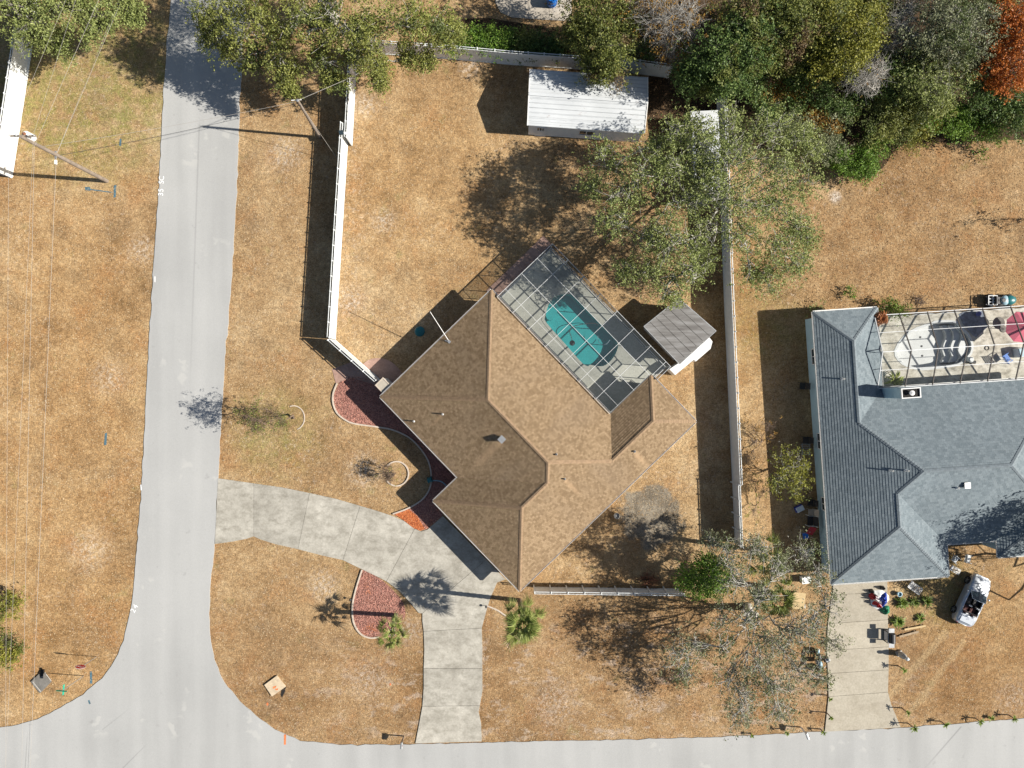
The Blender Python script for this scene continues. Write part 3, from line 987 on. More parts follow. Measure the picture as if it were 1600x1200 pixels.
# road paint
def paint(name, label, cat, polys, mat, z):
    g = G()
    for pl in polys:
        g.prism(px_poly(pl), None, z)
    c = P(*polys[0][0])
    return tag(g.build(name, mat, None, origin=(c.x, c.y, 0)), label, cat)


def text_mesh(name, body, loc, size, rot, mat, parent=None, extrude=0.002):
    cu = bpy.data.curves.new(name, 'FONT')
    cu.body = body; cu.size = size; cu.align_x = 'CENTER'; cu.align_y = 'CENTER'; cu.extrude = extrude
    tmp = bpy.data.objects.new(name, cu)
    COL.objects.link(tmp)
    dg = bpy.context.evaluated_depsgraph_get()
    me = bpy.data.meshes.new_from_object(tmp.evaluated_get(dg))
    bpy.data.objects.remove(tmp)
    me.materials.clear()
    o = meshobj(name, me, parent, MAT[mat])
    o0 = ORI[parent.name] if parent is not None else Vector((0, 0, 0))
    o.location = Vector(loc) - o0
    o.rotation_euler = rot
    ORI[o.name] = o0
    return o


def road_text(label, chars, at, size, ang, gap):
    root = thing('road_lettering', label, 'lettering', P(*at, 0.07))
    d = Vector((math.cos(ang), math.sin(ang), 0))
    for k, ch in enumerate(chars):
        if ch != ' ':
            text_mesh('character', ch, P(*at, 0.066) + d * gap * (k - (len(chars) - 1) / 2), size, (0, 0, ang), 'linepaint', root)


road_text('white painted characters on the street edge beyond the leaning pole', '35 SC', (252, 291), 0.62, math.radians(87), 0.34)
road_text('white painted characters on the street edge where the corner starts to bend', '24', (210, 951), 0.62, math.radians(60), 0.40)
paint('road_mark', 'short white paint dash on the street edge, upper one of two', 'paint mark', [[(242, 432), (243.5, 432), (243.5, 441), (242, 441)]], 'linepaint', 0.066)
paint('road_mark', 'short white paint dash on the street edge opposite the curved drive', 'paint mark', [[(220, 757), (221.5, 757), (222, 766), (220.5, 766)]], 'linepaint', 0.066)
paint('road_mark', 'orange paint dash at the street edge near the pale drain slab', 'paint mark', [[(444, 1147), (447.5, 1147), (447, 1163), (444, 1163)]], 'orangepaint', 0.066)
paint('utility_mark', 'small blue paint mark on the asphalt near the stop sign', 'paint mark', [[(138, 1094), (140.5, 1093), (142.5, 1099), (140, 1100)]], 'bluepaint', 0.066)
paint('utility_mark', 'long blue paint mark on the grass right of the stop sign', 'paint mark', [[(140.5, 1049), (144, 1049), (144.5, 1068), (140.5, 1068)]], 'bluepaint', 0.012)
paint('utility_mark', 'blue paint mark in the middle of the west verge', 'paint mark', [[(164, 677), (167.5, 676), (166.5, 695), (162.5, 696)]], 'bluepaint', 0.012)
paint('utility_mark', 'blue-green paint mark at the foot of the tall pole', 'paint mark', [[(178, 290), (182, 289), (181, 308), (177.5, 309)]], 'bluepaint', 0.012)
paint('utility_mark', 'blue-green paint mark between the tall pole and the street', 'paint mark', [[(187, 217), (190, 217), (189.5, 228), (186.5, 228)]], 'bluepaint', 0.012)
paint('utility_mark', 'dark arrow of paint left of the tall pole foot', 'paint mark', [[(133, 292), (141, 292.5), (141, 298), (133, 297)], [(141, 295), (176, 300), (176, 301.5), (141, 297)]], 'bluepaint', 0.012)


# concrete edging of the beds: cast in short lengths
def edging(name, label, px, w=0.13, h=0.13, piece=1.15):
    pts = [P(x, y) for x, y in spline(px, 8)]
    root = thing(name, label, 'edging', pts[0])
    run, acc = [pts[0]], 0.0
    for a, b in zip(pts, pts[1:]):
        run.append(b); acc += (b - a).length
        if acc > piece or b is pts[-1]:
            L, R = [], []
            for i, q in enumerate(run):
                d = (run[min(i + 1, len(run) - 1)] - run[max(i - 1, 0)]).normalized()
                nrm = Vector((-d.y, d.x, 0))
                L.append(tuple((q + nrm * w / 2))[:2]); R.append(tuple((q - nrm * w / 2))[:2])
            G().prism(inset(L + R[::-1], 0.004), -0.03, h).build('edging_block', 'kerbing', root)
            run, acc = [b], 0.0
    return root


edging('bed_edging', 'long S-curved cream edging of the red mulch bed', [(527, 599), (521, 615), (521, 630), (527, 645), (540, 656), (555, 662), (590, 667), (615, 672), (640, 684), (658, 702), (670, 722), (674, 745), (671, 764), (660, 780), (640, 793), (614, 803)])
edging('bed_edging', 'pinkish edging round the mulch bed in the drive loop', [(566, 890), (556, 922), (551, 948), (553, 972), (563, 989), (578, 996), (592, 995)])
ring = [(620 + 18.5 * math.cos(a), 740 + 19 * math.sin(a)) for a in [math.radians(d) for d in range(-140, 151, 15)]]
edging('ring_edging', 'cream edging ring round the bare bush', ring, 0.12, 0.10, 0.9)
ring = [(459 + 17 * math.cos(a), 653 + 19 * math.sin(a)) for a in [math.radians(d) for d in range(-110, 81, 15)]]
edging('ring_edging', 'half sunken edging ring at the foot of the small tree', ring, 0.09, 0.05, 0.9)
edging('bed_edging', 'short pinkish edging running from the drive to the tall fan palm', [(760, 946), (768, 949), (779, 954), (790, 962)], 0.12, 0.1, 0.6)


# ------------------------------------------------------------------ fences
def fence(name, label, pts, h=2.1, side=1, spacing=1.3, mat='white', z0=0.0, rail=True, ribs=True):
    """pts: pixels of the top edge. Panels in line, posts and a top rail set off to one side"""
    W = [P(x, y, h) for x, y in pts]
    root = thing(name, label, 'fence', (W[0].x, W[0].y, 0))
    me_panel = bpy.data.meshes.get('panel_' + mat) or None
    if me_panel is None:
        g = G()
        n = 8
        for k in range(n):
            g.box(((k + 0.5) / n, 0, 0.5), (1.0 / n + (0.004 if k % 2 else 0.0), 0.028 if k % 2 else 0.040, 1.0))
        me_panel = gm(g, 'panel_' + mat, mat)
    me_post = bpy.data.meshes.get('post_' + mat)
    if me_post is None:
        g = G().box((0, 0, 0.5), (0.09, 0.09, 1.0))
        g.lathe((0, 0, 1.0), [(0.075, 0.0), (0.075, 0.012), (0.01, 0.035)], 4)
        me_post = gm(g, 'post_' + mat, mat)
    for a, b in zip(W, W[1:]):
        a = Vector((a.x, a.y, 0)); b = Vector((b.x, b.y, 0))
        d = b - a
        n = max(1, round(d.length / spacing))
        rz = math.atan2(d.y, d.x)
        nv = Vector((-d.y, d.x, 0)).normalized() * side
        L = d.length / n
        for k in range(n):
            q = a + d * (k / n)
            inst('panel', me_panel, root, (q.x, q.y, z0), rz, (L - 0.001, 1, h - z0))
            inst('post', me_post, root, tuple(q + nv * 0.16), rz, (1, 1, h + 0.03))
        if rail:
            g = G()
            g.beam(a + nv * 0.16 + Vector((0, 0, h - 0.03)), b + nv * 0.16 + Vector((0, 0, h - 0.03)), 0.045, 0.07)
            for k in range(n):
                q = a + d * ((k + 0.02) / n)
                g.beam(q + Vector((0, 0, h - 0.05)) + nv * 0.02, q + nv * 0.16 + Vector((0, 0, h - 0.05)), 0.06, 0.06)
            g.build('top_rail', mat, root)
        g = G()
        g.beam(a - nv * 0.035 + Vector((0, 0, 0.12)), b - nv * 0.035 + Vector((0, 0, 0.12)), 0.03, 0.14)
        g.build('bottom_rail', mat, root)
    q = W[-1]
    inst('post', me_post, root, (q.x, q.y, 0), 0, (1, 1, h + 0.03))
    return root


fence('fence', 'long white panel fence along the west side of the back yard', [(535, 191), (514, 527)], side=-1)
fence('fence', 'diagonal white fence run from the bend to the beige unit at the house', [(514, 529), (587, 594)], side=-1)
fence('fence', 'white fence section half hidden under the oak by the leaning pole', [(549, 60), (541, 214)], side=-1)
fence('fence', 'white back fence below the hedge, behind the long white shed', [(557, 64), (690, 73), (800, 83), (1000, 97), (1052, 104)], side=1)
fence('fence', 'white fence running down the east side under the big oak', [(1131, 120), (1144, 470), (1157, 758)], side=1)
fence('fence', 'low end of the east fence with posts on the yard side', [(1157, 758), (1161, 856)], side=-1)
fence('fence', 'white fence from the bottom corner of the house towards the leafy tree', [(835, 928), (1070, 931)], side=1, h=2.0)
fence('fence', 'white fence at the far left edge behind the transformer pole', [(36, -30), (24, 50), (-9, 266), (-60, 250)], side=-1)


# ------------------------------------------------------------------ houses
def hip_roof(root, faces, xy, eave, pitch, mat, capmat, outline, caps, trim, wallmat, over=0.5, course=0.19, thick=0.026):
    """faces: (corner list [(a, b, run)], eave start, eave end); xy maps plan coordinates to the site"""
    g = G()
    for (pts, e0, e1) in faces:
        A = Vector(xy(*e0)); Bv = Vector(xy(*e1))
        ex = (Bv - A).normalized()
        vs = [Vector((*xy(a, b), eave + r * pitch)) for a, b, r in pts]
        uv = []
        for v, (a, b, r) in zip(vs, pts):
            d = Vector((v.x, v.y)) - A
            uv.append((d.dot(ex) + 50, r * math.sqrt(1 + pitch * pitch) + 0.02))
        # lay the plane in lapped courses, each with a thick lower edge
        sl = math.sqrt(1 + pitch * pitch)
        row = course / sl
        top = max(r for a, b, r in pts)
        nb = int(math.ceil(top / row))
        poly = [(v.x, v.y, r, u[0]) for v, (a, b, r), u in zip(vs, pts, uv)]
        def clip(pl, lim, keep_above):
            out = []
            for i in range(len(pl)):
                p, q = pl[i - 1], pl[i]
                ip = p[2] >= lim if keep_above else p[2] <= lim
                iq = q[2] >= lim if keep_above else q[2] <= lim
                if ip != iq:
                    s = (lim - p[2]) / (q[2] - p[2])
                    out.append(tuple(x + (y - x) * s for x, y in zip(p, q)))
                if iq: out.append(q)
            return out
        for k in range(nb):
            r0, r1 = k * row, (k + 1) * row
            band = clip(clip(poly, r0, True), r1, False)
            if len(band) < 3: continue
            V = []; T = []
            for x, y, r, u in band:
                lift = thick * (1 - (r - r0) / row)
                V.append(Vector((x, y, eave + r * pitch + lift))); T.append((u, r * sl))
            ar = sum(V[i].x * V[(i + 1) % len(V)].y - V[(i + 1) % len(V)].x * V[i].y for i in range(len(V)))
            if ar < 0: V.reverse(); T.reverse()
            g.add([tuple(v) for v in V], [tuple(range(len(V)))], [T])
            low = [(v, tt) for v, tt in zip(V, T) if tt[1] < r0 * sl + 1e-4]
            if len(low) >= 2:
                low.sort(key=lambda w: w[1][0])
                (a_, ta), (b_, tb2) = low[0], low[-1]
                dz = Vector((0, 0, thick + (0.0 if k else 0.02)))
                g.add([tuple(a_), tuple(b_), tuple(b_ - dz), tuple(a_ - dz)], [(0, 1, 2, 3)], [[ta, tb2, tb2, ta]])
    roof = g.build('roof', mat, root)
    for (p, q) in caps:            # cap shingles over hips and ridges
        a = Vector((*xy(p[0], p[1]), eave + p[2] * pitch + 0.026)); b = Vector((*xy(q[0], q[1]), eave + q[2] * pitch + 0.026))
        d = (b - a).normalized(); s = Vector((-d.y, d.x, 0)).normalized()
        n = max(2, int((b - a).length / 0.22))
        gg = G()
        for k in range(n):
            c0 = a + d * ((b - a).length * k / n); c1 = a + d * ((b - a).length * (k + 1) / n)
            up = Vector((0, 0, 0.018)); lo = Vector((0, 0, 0.032))
            w = 0.15; dr = Vector((0, 0, -0.045))
            v = [c0 + s * w + dr, c0 + up, c0 - s * w + dr, c1 + s * w + dr + lo * 0.6, c1 + lo, c1 - s * w + dr + lo * 0.6]
            gg.add([tuple(x) for x in v], [(0, 1, 4, 3), (1, 2, 5, 4), (3, 4, 5)])
        gg.build('ridge_cap', capmat, roof)
    ol = [xy(*p) for p in outline]
    n = len(ol)
    sof = G()
    sof.prism(ol, None, eave - 0.17)
    sof.f = [f[::-1] for f in sof.f]
    sof.build('soffit', 'whitepaint', root)
    for i in range(n):
        a = Vector((*ol[i], eave - 0.085)); b = Vector((*ol[(i + 1) % n], eave - 0.085))
        G().beam(a, b, 0.03, 0.15).build('fascia', trim, root)
        gg = G()
        nv = (b - a).normalized().cross(Vector((0, 0, 1)))
        gg.beam(a + nv * 0.055, b + nv * 0.055, 0.07, 0.02)
        gg.beam(a + nv * 0.085 + Vector((0, 0, 0.045)), b + nv * 0.085 + Vector((0, 0, 0.045)), 0.014, 0.09)
        gg.build('gutter', 'whitepaint' if trim != 'bronze' else 'bronze', root)
    wl = inset(ol, over)
    w = G()
    m = len(wl)
    for i in range(m):
        a, b = wl[i], wl[(i + 1) % m]
        w.add([(*a, 0), (*b, 0), (*b, eave - 0.17), (*a, eave - 0.17)], [(0, 1, 2, 3)])
    w.build('wall', wallmat, root)
    return roof, wl


def opening(root, name, a, b, t0, t1, z0, z1, mat, frame='whitepaint', panes=2):
    """a window or door set on the wall line a-b"""
    a = Vector((*a, 0)); b = Vector((*b, 0)); d = (b - a)
    nv = d.normalized().cross(Vector((0, 0, 1)))
    p, q = a + d * t0 + nv * 0.03, a + d * t1 + nv * 0.03
    o = G()
    zc = (z0 + z1) / 2
    for zz in (z0, z1):
        o.beam(p + Vector((0, 0, zz)), q + Vector((0, 0, zz)), 0.07, 0.07)
    for k in range(panes + 1):
        r = p.lerp(q, k / panes)
        o.beam(r + Vector((0, 0, z0)), r + Vector((0, 0, z1)), 0.06, 0.06)
    ob = o.build(name, frame, root)
    for k in range(panes):
        r0, r1 = p.lerp(q, k / panes), p.lerp(q, (k + 1) / panes)
        G().add([(r0.x, r0.y, z0), (r1.x, r1.y, z0), (r1.x, r1.y, z1), (r0.x, r0.y, z1)], [(0, 1, 2, 3)]).build('pane' if mat == 'glass' else 'panel', mat, ob)
    return ob


house = thing('house', 'large L-shaped house with brown shingle hip roof beside the screened pool', 'house', U(9, 6))
k_ = 0.50
HE = 2.5
hxy = lambda a, b: tuple(U(a, b))[:2]
R1, R2, W1, W2, N1, N2 = (6.25, 6.25, 6.25), (12.9, 6.25, 6.25), (14.1, 5.05, 5.05), (14.1, 2.3, 5.05), (16.525, 9.875, 2.625), (16.525, 14.425, 2.625)
z = lambda a, b: (a, b, 0)
hfaces = [
    ([z(0, 0), z(0, 12.5), R1], (0, 0), (0, 12.5)),
    ([z(0, 0), z(9.05, 0), W1, R2, R1], (0, 0), (9.05, 0)),
    ([z(0, 12.5), R1, R2, N1, z(13.9, 12.5)], (0, 12.5), (13.9, 12.5)),
    ([z(19.15, -2.75), z(19.15, 17.05), N2, N1, R2, W1, W2], (19.15, -2.75), (19.15, 17.05)),
    ([z(9.05, 0), z(9.05, -2.75), W2, W1], (9.05, 0), (9.05, -2.75)),
    ([z(9.05, -2.75), z(19.15, -2.75), W2], (9.05, -2.75), (19.15, -2.75)),
    ([z(13.9, 12.5), N1, N2, z(13.9, 17.05)], (13.9, 12.5), (13.9, 17.05)),
    ([z(13.9, 17.05), N2, z(19.15, 17.05)], (13.9, 17.05), (19.15, 17.05)),
]
houtline = [(0, 0), (9.05, 0), (9.05, -2.75), (19.15, -2.75), (19.15, 17.05), (13.9, 17.05), (13.9, 12.5), (0, 12.5)]
hcaps = [(z(0, 0), R1), (z(0, 12.5), R1), (R1, R2), (R2, W1), (W1, W2), (z(9.05, -2.75), W2), (z(19.15, -2.75), W2), (R2, N1), (N1, N2), (z(13.9, 17.05), N2), (z(19.15, 17.05), N2)]
hroof, hwl = hip_roof(house, hfaces, hxy, HE, k_, 'roof', 'roofcap', houtline, hcaps, 'fasciabrown', 'cream')
# openings: garage on the south-west wing, door and windows round the walls
gd = opening(house, 'garage_door', hwl[2], hwl[3], 0.12, 0.66, 0.05, 2.1, 'whitepaint', panes=4)
opening(house, 'window', hwl[0], hwl[1], 0.15, 0.38, 0.9, 2.05, 'glass')
opening(house, 'door', hwl[0], hwl[1], 0.72, 0.84, 0.05, 2.1, 'red', panes=1)
opening(house, 'window', hwl[3], hwl[4], 0.2, 0.3, 0.9, 2.05, 'glass')
opening(house, 'window', hwl[3], hwl[4], 0.6, 0.72, 0.9, 2.05, 'glass')
opening(house, 'window', hwl[7], hwl[0], 0.3, 0.45, 0.9, 2.05, 'glass')
opening(house, 'sliding_door', hwl[6], hwl[7], 0.35, 0.6, 0.05, 2.1, 'glass')


def roof_h(u, v):
    hs = []
    def blk(a0, a1, b0, b1):
        if a0 <= u <= a1 and b0 <= v <= b1: hs.append(min(u - a0, a1 - u, v - b0, b1 - v))
    blk(0, 19.15, 0, 12.5); blk(9.05, 19.15, -2.75, 12.5); blk(13.9, 19.15, 0, 17.05)
    return HE + k_ * max(hs + [0])


def on_roof(px, py):
    h = 3.5
    for _ in range(8):
        u, v = to_uv(px, py, h); h = roof_h(u, v)
    return P(px, py, h)


for i, (px, py, r, hh) in enumerate([(647, 658, 0.055, 0.38), (692, 647, 0.055, 0.38), (869, 710, 0.06, 0.25), (882, 748, 0.06, 0.28), (991, 705, 0.07, 0.28)]):
    c = on_roof(px, py)
    part('vent_pipe', 'whitepaint' if i < 2 else 'metalgrey', hroof, lambda g: (g.lathe(c - Vector((0, 0, 0.1)), [(r, 0), (r, hh + 0.1), (r * 0.8, hh + 0.1), (r * 0.8, hh)], 10), g.lathe(c - Vector((0, 0, 0.05)), [(r * 2.2, 0.0), (r * 1.4, 0.1), (r, 0.16)], 10)))
c = on_roof(784, 686)
part('roof_vent', 'metalgrey', hroof, lambda g: (g.box(c + Vector((0, 0, 0.12)), (0.32, 0.32, 0.40), 0.8), g.box(c + Vector((0, 0, 0.37)), (0.48, 0.48, 0.05), 0.8)))
# mast on the north-west eave
mast0 = on_roof(702, 534)
mast = thing('antenna_mast', 'thin white mast fixed to the roof edge above the yard', 'mast', mast0)
mt = P(672, 487, 5.6)
part('pole', 'whitepaint', mast, lambda g: g.tube([mast0 - Vector((0, 0, 0.08)), mt], [0.03, 0.022], 8))
part('foot_bracket', 'metalgrey', mast, lambda g: (g.beam(mast0 + Vector((0, 0, 0.02)), mast0 + Vector((-0.35, 0.1, 0.0)), 0.06, 0.05), g.box(mast0 + Vector((0, 0, 0.03)), (0.22, 0.22, 0.12), 0.78)))

# the grey-roofed house next door
NB = P(1299, 913, 2.6)
na = math.radians(3.9)
NA_, NBv = Vector((math.cos(na), math.sin(na))), Vector((-math.sin(na), math.cos(na)))
nxy = lambda a, b: (NB.x + NA_.x * a + NBv.x * b, NB.y + NA_.y * a + NBv.y * b)
house2 = thing('house', 'house with slate grey hip roof next to a screened empty pool', 'house', (*nxy(8, 9), 0))
s1, s2, m1, m2, n1, n2, e1, e2 = (4.75, 4.75, 4.75), (4.75, 7.35, 4.75), (6.475, 9.075, 6.475), (13.225, 9.075, 6.475), (2.6, 12.95, 2.6), (2.6, 19.47, 2.6), (16.65, 5.65, 3.05), (16.65, 4.3, 3.05)
nfaces = [
    ([z(0, 0), s1, s2, m1, n1, n2, z(0, 22.07)], (0, 22.07), (0, 0)),
    ([z(0, 22.07), n2, z(5.2, 22.07)], (5.2, 22.07), (0, 22.07)),
    ([z(5.2, 22.07), n2, n1, z(5.2, 15.55)], (5.2, 15.55), (5.2, 22.07)),
    ([z(5.2, 15.55), n1, m1, m2, z(19.7, 15.55)], (19.7, 15.55), (5.2, 15.55)),
    ([z(19.7, 15.55), m2, e1, e2, z(19.7, 1.25)], (19.7, 1.25), (19.7, 15.55)),
    ([z(13.6, 1.25), e2, z(19.7, 1.25)], (13.6, 1.25), (19.7, 1.25)),
    ([z(13.6, 1.25), e2, e1, z(13.6, 2.6)], (13.6, 2.6), (13.6, 1.25)),
    ([z(9.5, 2.6), z(13.6, 2.6), e1, m2, m1, s2], (9.5, 2.6), (13.6, 2.6)),
    ([z(9.5, 0), z(9.5, 2.6), s2, s1], (9.5, 0), (9.5, 2.6)),
    ([z(0, 0), z(9.5, 0), s1], (0, 0), (9.5, 0)),
]
nout = [(0, 0), (9.5, 0), (9.5, 2.6), (13.6, 2.6), (13.6, 1.25), (19.7, 1.25), (19.7, 15.55), (5.2, 15.55), (5.2, 22.07), (0, 22.07)]
ncaps = [(z(0, 0), s1), (z(9.5, 0), s1), (s1, s2), (s2, m1), (m1, m2), (m1, n1), (n1, n2), (z(0, 22.07), n2), (z(5.2, 22.07), n2), (m2, z(19.7, 15.55)), (m2, e1), (e1, e2), (z(13.6, 1.25), e2)]
NE_, kn = 2.6, 0.44
nroof, nwl = hip_roof(house2, nfaces, nxy, NE_, kn, 'roof2', 'roofcap2', nout, ncaps, 'whitepaint', 'bluewall', over=0.42, course=0.21, thick=0.02)
opening(house2, 'garage_door', nwl[0], nwl[1], 0.10, 0.62, 0.08, 2.15, 'whitepaint', panes=4)
for a, b in ((0.12, 0.18), (0.45, 0.51), (0.70, 0.75)):
    opening(house2, 'window', nwl[9], nwl[0], a, b, 0.95, 2.1, 'glass')
opening(house2, 'window', nwl[2], nwl[3], 0.3, 0.7, 0.9, 2.1, 'glass')


def nroof_at(px, py):
    h = 4.0
    for _ in range(8):
        p = P(px, py, h)
        d = Vector((p.x - NB.x, p.y - NB.y)); a, b = d.dot(NA_), d.dot(NBv)
        hs = [0]
        for a0, a1, b0, b1 in ((0, 19.7, 2.6, 15.55), (0, 5.2, 2.6, 22.07), (0, 9.5, 0, 15.55), (13.6, 19.7, 1.25, 15.55)):
            if a0 <= a <= a1 and b0 <= b <= b1: hs.append(min(a - a0, a1 - a, b - b0, b1 - b))
        h = NE_ + kn * max(hs)
    return P(px, py, h)


for px, py, r, hh in [(1391, 735, 0.06, 0.45), (1415, 735, 0.06, 0.45), (1495, 762, 0.07, 0.3), (1316, 592, 0.06, 0.40)]:
    c = nroof_at(px, py)
    part('vent_pipe', 'whitepaint', nroof, lambda g: (g.lathe(c - Vector((0, 0, 0.1)), [(r, 0), (r, hh + 0.1), (r * 0.8, hh + 0.1), (r * 0.8, hh)], 10), g.lathe(c - Vector((0, 0, 0.05)), [(r * 2.2, 0.0), (r * 1.4, 0.1), (r, 0.16)], 10)))
c = nroof_at(1509, 758)
part('roof_vent', 'metalgrey', nroof, lambda g: (g.box(c + Vector((0, 0, 0.06)), (0.34, 0.34, 0.3), na), g.box(c + Vector((0, 0, 0.23)), (0.46, 0.46, 0.04), na)))
# chimney
ct = P(1423, 614, 5.5)
chim = part('chimney', 'bluewall', house2, lambda g: (g.box((ct.x, ct.y, 3.95), (1.45, 0.78, 3.0), na)))
part('chimney_rim', 'whitepaint', chim, lambda g: [g.box(ct + Vector((NA_.x * a + NBv.x * b, NA_.y * a + NBv.y * b, 0.02)), s, na) for a, b, s in ((0, 0.36, (1.5, 0.07, 0.14)), (0, -0.36, (1.5, 0.07, 0.14)), (0.71, 0, (0.07, 0.65, 0.14)), (-0.71, 0, (0.07, 0.65, 0.14)))])
part('chimney_top', 'hollow', chim, lambda g: g.box(ct + Vector((0, 0, -0.035)), (1.33, 0.62, 0.03), na))
part('flue_cap', 'whitepaint', chim, lambda g: g.lathe(ct + Vector((-0.02, 0, -0.02)), [(0.12, 0), (0.12, 0.22), (0.2, 0.24), (0.2, 0.28), (0.03, 0.36)], 14))

# ------------------------------------------------------------------ screened pool of the main house
DK = 0.10
deck = [tuple(U(*q))[:2] for q in [(0.72, 11.9), (0.72, 18.66), (14.55, 18.66), (14.55, 16.5), (14.38, 16.5), (14.38, 11.9)]]
g = G().prism(deck, 0.0, DK, holes=[POOL])
tag(g.build('pool_deck', 'deck'), 'grey concrete deck under the screen cage of the turquoise pool', kind='structure')
pc = P(907, 517)
pool = thing('swimming_pool', 'turquoise filled swimming pool with rounded ends under the screen cage', 'pool', pc)


def basin(root, outline, top, depth, mat, steps=()):
    g = G()
    n = len(outline)
    inner = inset(outline, 0.12)
    for i in range(n):
        j = (i + 1) % n
        g.add([(*outline[i], top), (*outline[j], top), (*inner[j], top - depth), (*inner[i], top - depth)], [(3, 2, 1, 0)])
    b = g.build('shell', mat, root, True)
    fl = G().prism(inner, None, top - depth)
    fl.build('floor', mat, root)
    return b


basin(pool, POOL, DK - 0.004, 0.85, 'plaster')
ic = inset(POOL, -0.16)
part('coping', 'deck', pool, lambda g: g.prism(inset(POOL, -0.17), DK + 0.002, DK + 0.03, holes=[inset(POOL, 0.05)]))
part('water', 'water', pool, lambda g: g.prism(inset(POOL, 0.02), None, DK - 0.09))
stp = px_poly(spline([(853, 493), (860, 471), (873, 463), (880, 470), (872, 485), (862, 500)], 3, True))
part('step', 'plaster', pool, lambda g: g.prism(stp, DK - 0.82, DK - 0.35))
cc = [(-1.15, 0.35), (-0.9, 0.55), (-0.55, 0.15), (-0.65, -0.45), (-1.0, -0.5)]
hose = thing('pool_hose', 'dark looping cleaner hose lying in the turquoise pool', 'hose', (pc.x, pc.y, DK - 0.08))
part('hose', 'blackwire', hose, lambda g: g.tube([P(x, y, DK - 0.05) for x, y in spline([(894, 535), (893, 527), (890, 518), (895, 511), (903, 508), (915, 506), (926, 505), (936, 507)], 5)], 0.028, 6))
part('loop', 'hose', hose, lambda g: g.tube([P(x, y, DK - 0.05) for x, y in spline([(934, 525), (935, 533), (941, 538), (948, 537), (953, 531)], 5)], 0.022, 6))
part('cleaner_head', 'dark', hose, lambda g: g.lathe(P(894, 536, DK - 0.10), [(0.2, 0), (0.24, 0.06), (0.18, 0.13), (0.06, 0.16)], 12))
rail = thing('pool_handrail', 'bent metal grab rail at the upper end of the turquoise pool', 'handrail', P(860, 465, DK))
part('rail', 'metalgrey', rail, lambda g: [g.tube([P(x0, y0, DK), P(x0, y0, DK + 0.75), P(x0 + 4, y0 + 5, DK + 0.85), P(x0 + 8, y0 + 10, DK + 0.4), P(x0 + 9, y0 + 12, DK - 0.3)], 0.03, 6) for x0, y0 in ((855, 462), (862, 456))])

CH = 2.72
cage = thing('pool_cage', 'white framed screen enclosure over the turquoise pool', 'pool cage', U(7, 15.5))
us = [0.75, 2.55, 4.4, 6.35, 8.3, 10.25, 12.2, 13.95]
vsx = [12.42, 13.35, 15.15, 16.9, 18.6]
E_ = 14.5
fr = lambda nm, a, b, w=0.030, h=0.11, m='alu': G().beam(a, b, w, h).build(nm, m, cage)
for i, u in enumerate(us):
    if i == len(us) - 1:
        fr('roof_beam', U(u, 17.0, CH), U(u, 18.6, CH))
    else:
        fr('roof_beam', U(u, 12.42, CH), U(u, 18.6, CH))
for j, v in enumerate(vsx):
    w = 0.02 if j == 1 else 0.03
    end = 13.85 if v < 17.0 else E_
    fr('roof_purlin', U(0.75, v, CH + 0.004), U(end, v, CH + 0.004), w, 0.09 if j != 1 else 0.05)
fr('roof_beam', U(E_, 17.1, CH), U(E_, 18.6, CH))
posts = [(u, 18.6) for u in us[:-1]] + [(E_, 18.6)] + [(0.75, v) for v in vsx[:-1]] + [(E_, 17.15)]
for u, v in posts:
    fr('post', U(u, v, DK), U(u, v, CH), 0.06, 0.06)
for zz in (DK + 0.04, 0.95):
    fr('sill' if zz < 0.5 else 'chair_rail', U(0.75, 18.6, zz), U(E_, 18.6, zz), 0.06, 0.06)
    fr('sill' if zz < 0.5 else 'chair_rail', U(0.75, 12.6, zz), U(0.75, 18.6, zz), 0.06, 0.06)
    fr('sill' if zz < 0.5 else 'chair_rail', U(E_, 17.15, zz), U(E_, 18.6, zz), 0.06, 0.06)
for i in range(len(us) - 1):
    for j in range(len(vsx) - 1):
        a, b, c_, d = us[i] + .03, us[i + 1] - .03, vsx[j] + .03, vsx[j + 1] - .03
        G().add([U(a, c_, CH), U(b, c_, CH), U(b, d, CH), U(a, d, CH)], [(0, 1, 2, 3)]).build('screen_panel', 'screen', cage)
G().add([U(13.98, 17.13, CH), U(E_ - .03, 17.13, CH), U(E_ - .03, 18.57, CH), U(13.98, 18.57, CH)], [(0, 1, 2, 3)]).build('screen_panel', 'screen', cage)
ue = us[:-1] + [E_]
for a, b in zip(ue, ue[1:]):
    for z0, z1 in ((DK + 0.07, 0.92), (0.98, CH - 0.05)):
        G().add([U(a + .03, 18.6, z0), U(b - .03, 18.6, z0), U(b - .03, 18.6, z1), U(a + .03, 18.6, z1)], [(0, 1, 2, 3)]).build('screen_panel', 'screen', cage)
for a, b in zip(vsx, vsx[1:]):
    for z0, z1 in ((DK + 0.07, 0.92), (0.98, CH - 0.05)):
        G().add([U(0.75, a + .03, z0), U(0.75, b - .03, z0), U(0.75, b - .03, z1), U(0.75, a + .03, z1)], [(0, 1, 2, 3)]).build('screen_panel', 'screen', cage)
# wall braces
fr('brace', U(0.75, 18.6, DK), U(2.55, 18.6, 0.95), 0.03, 0.03)

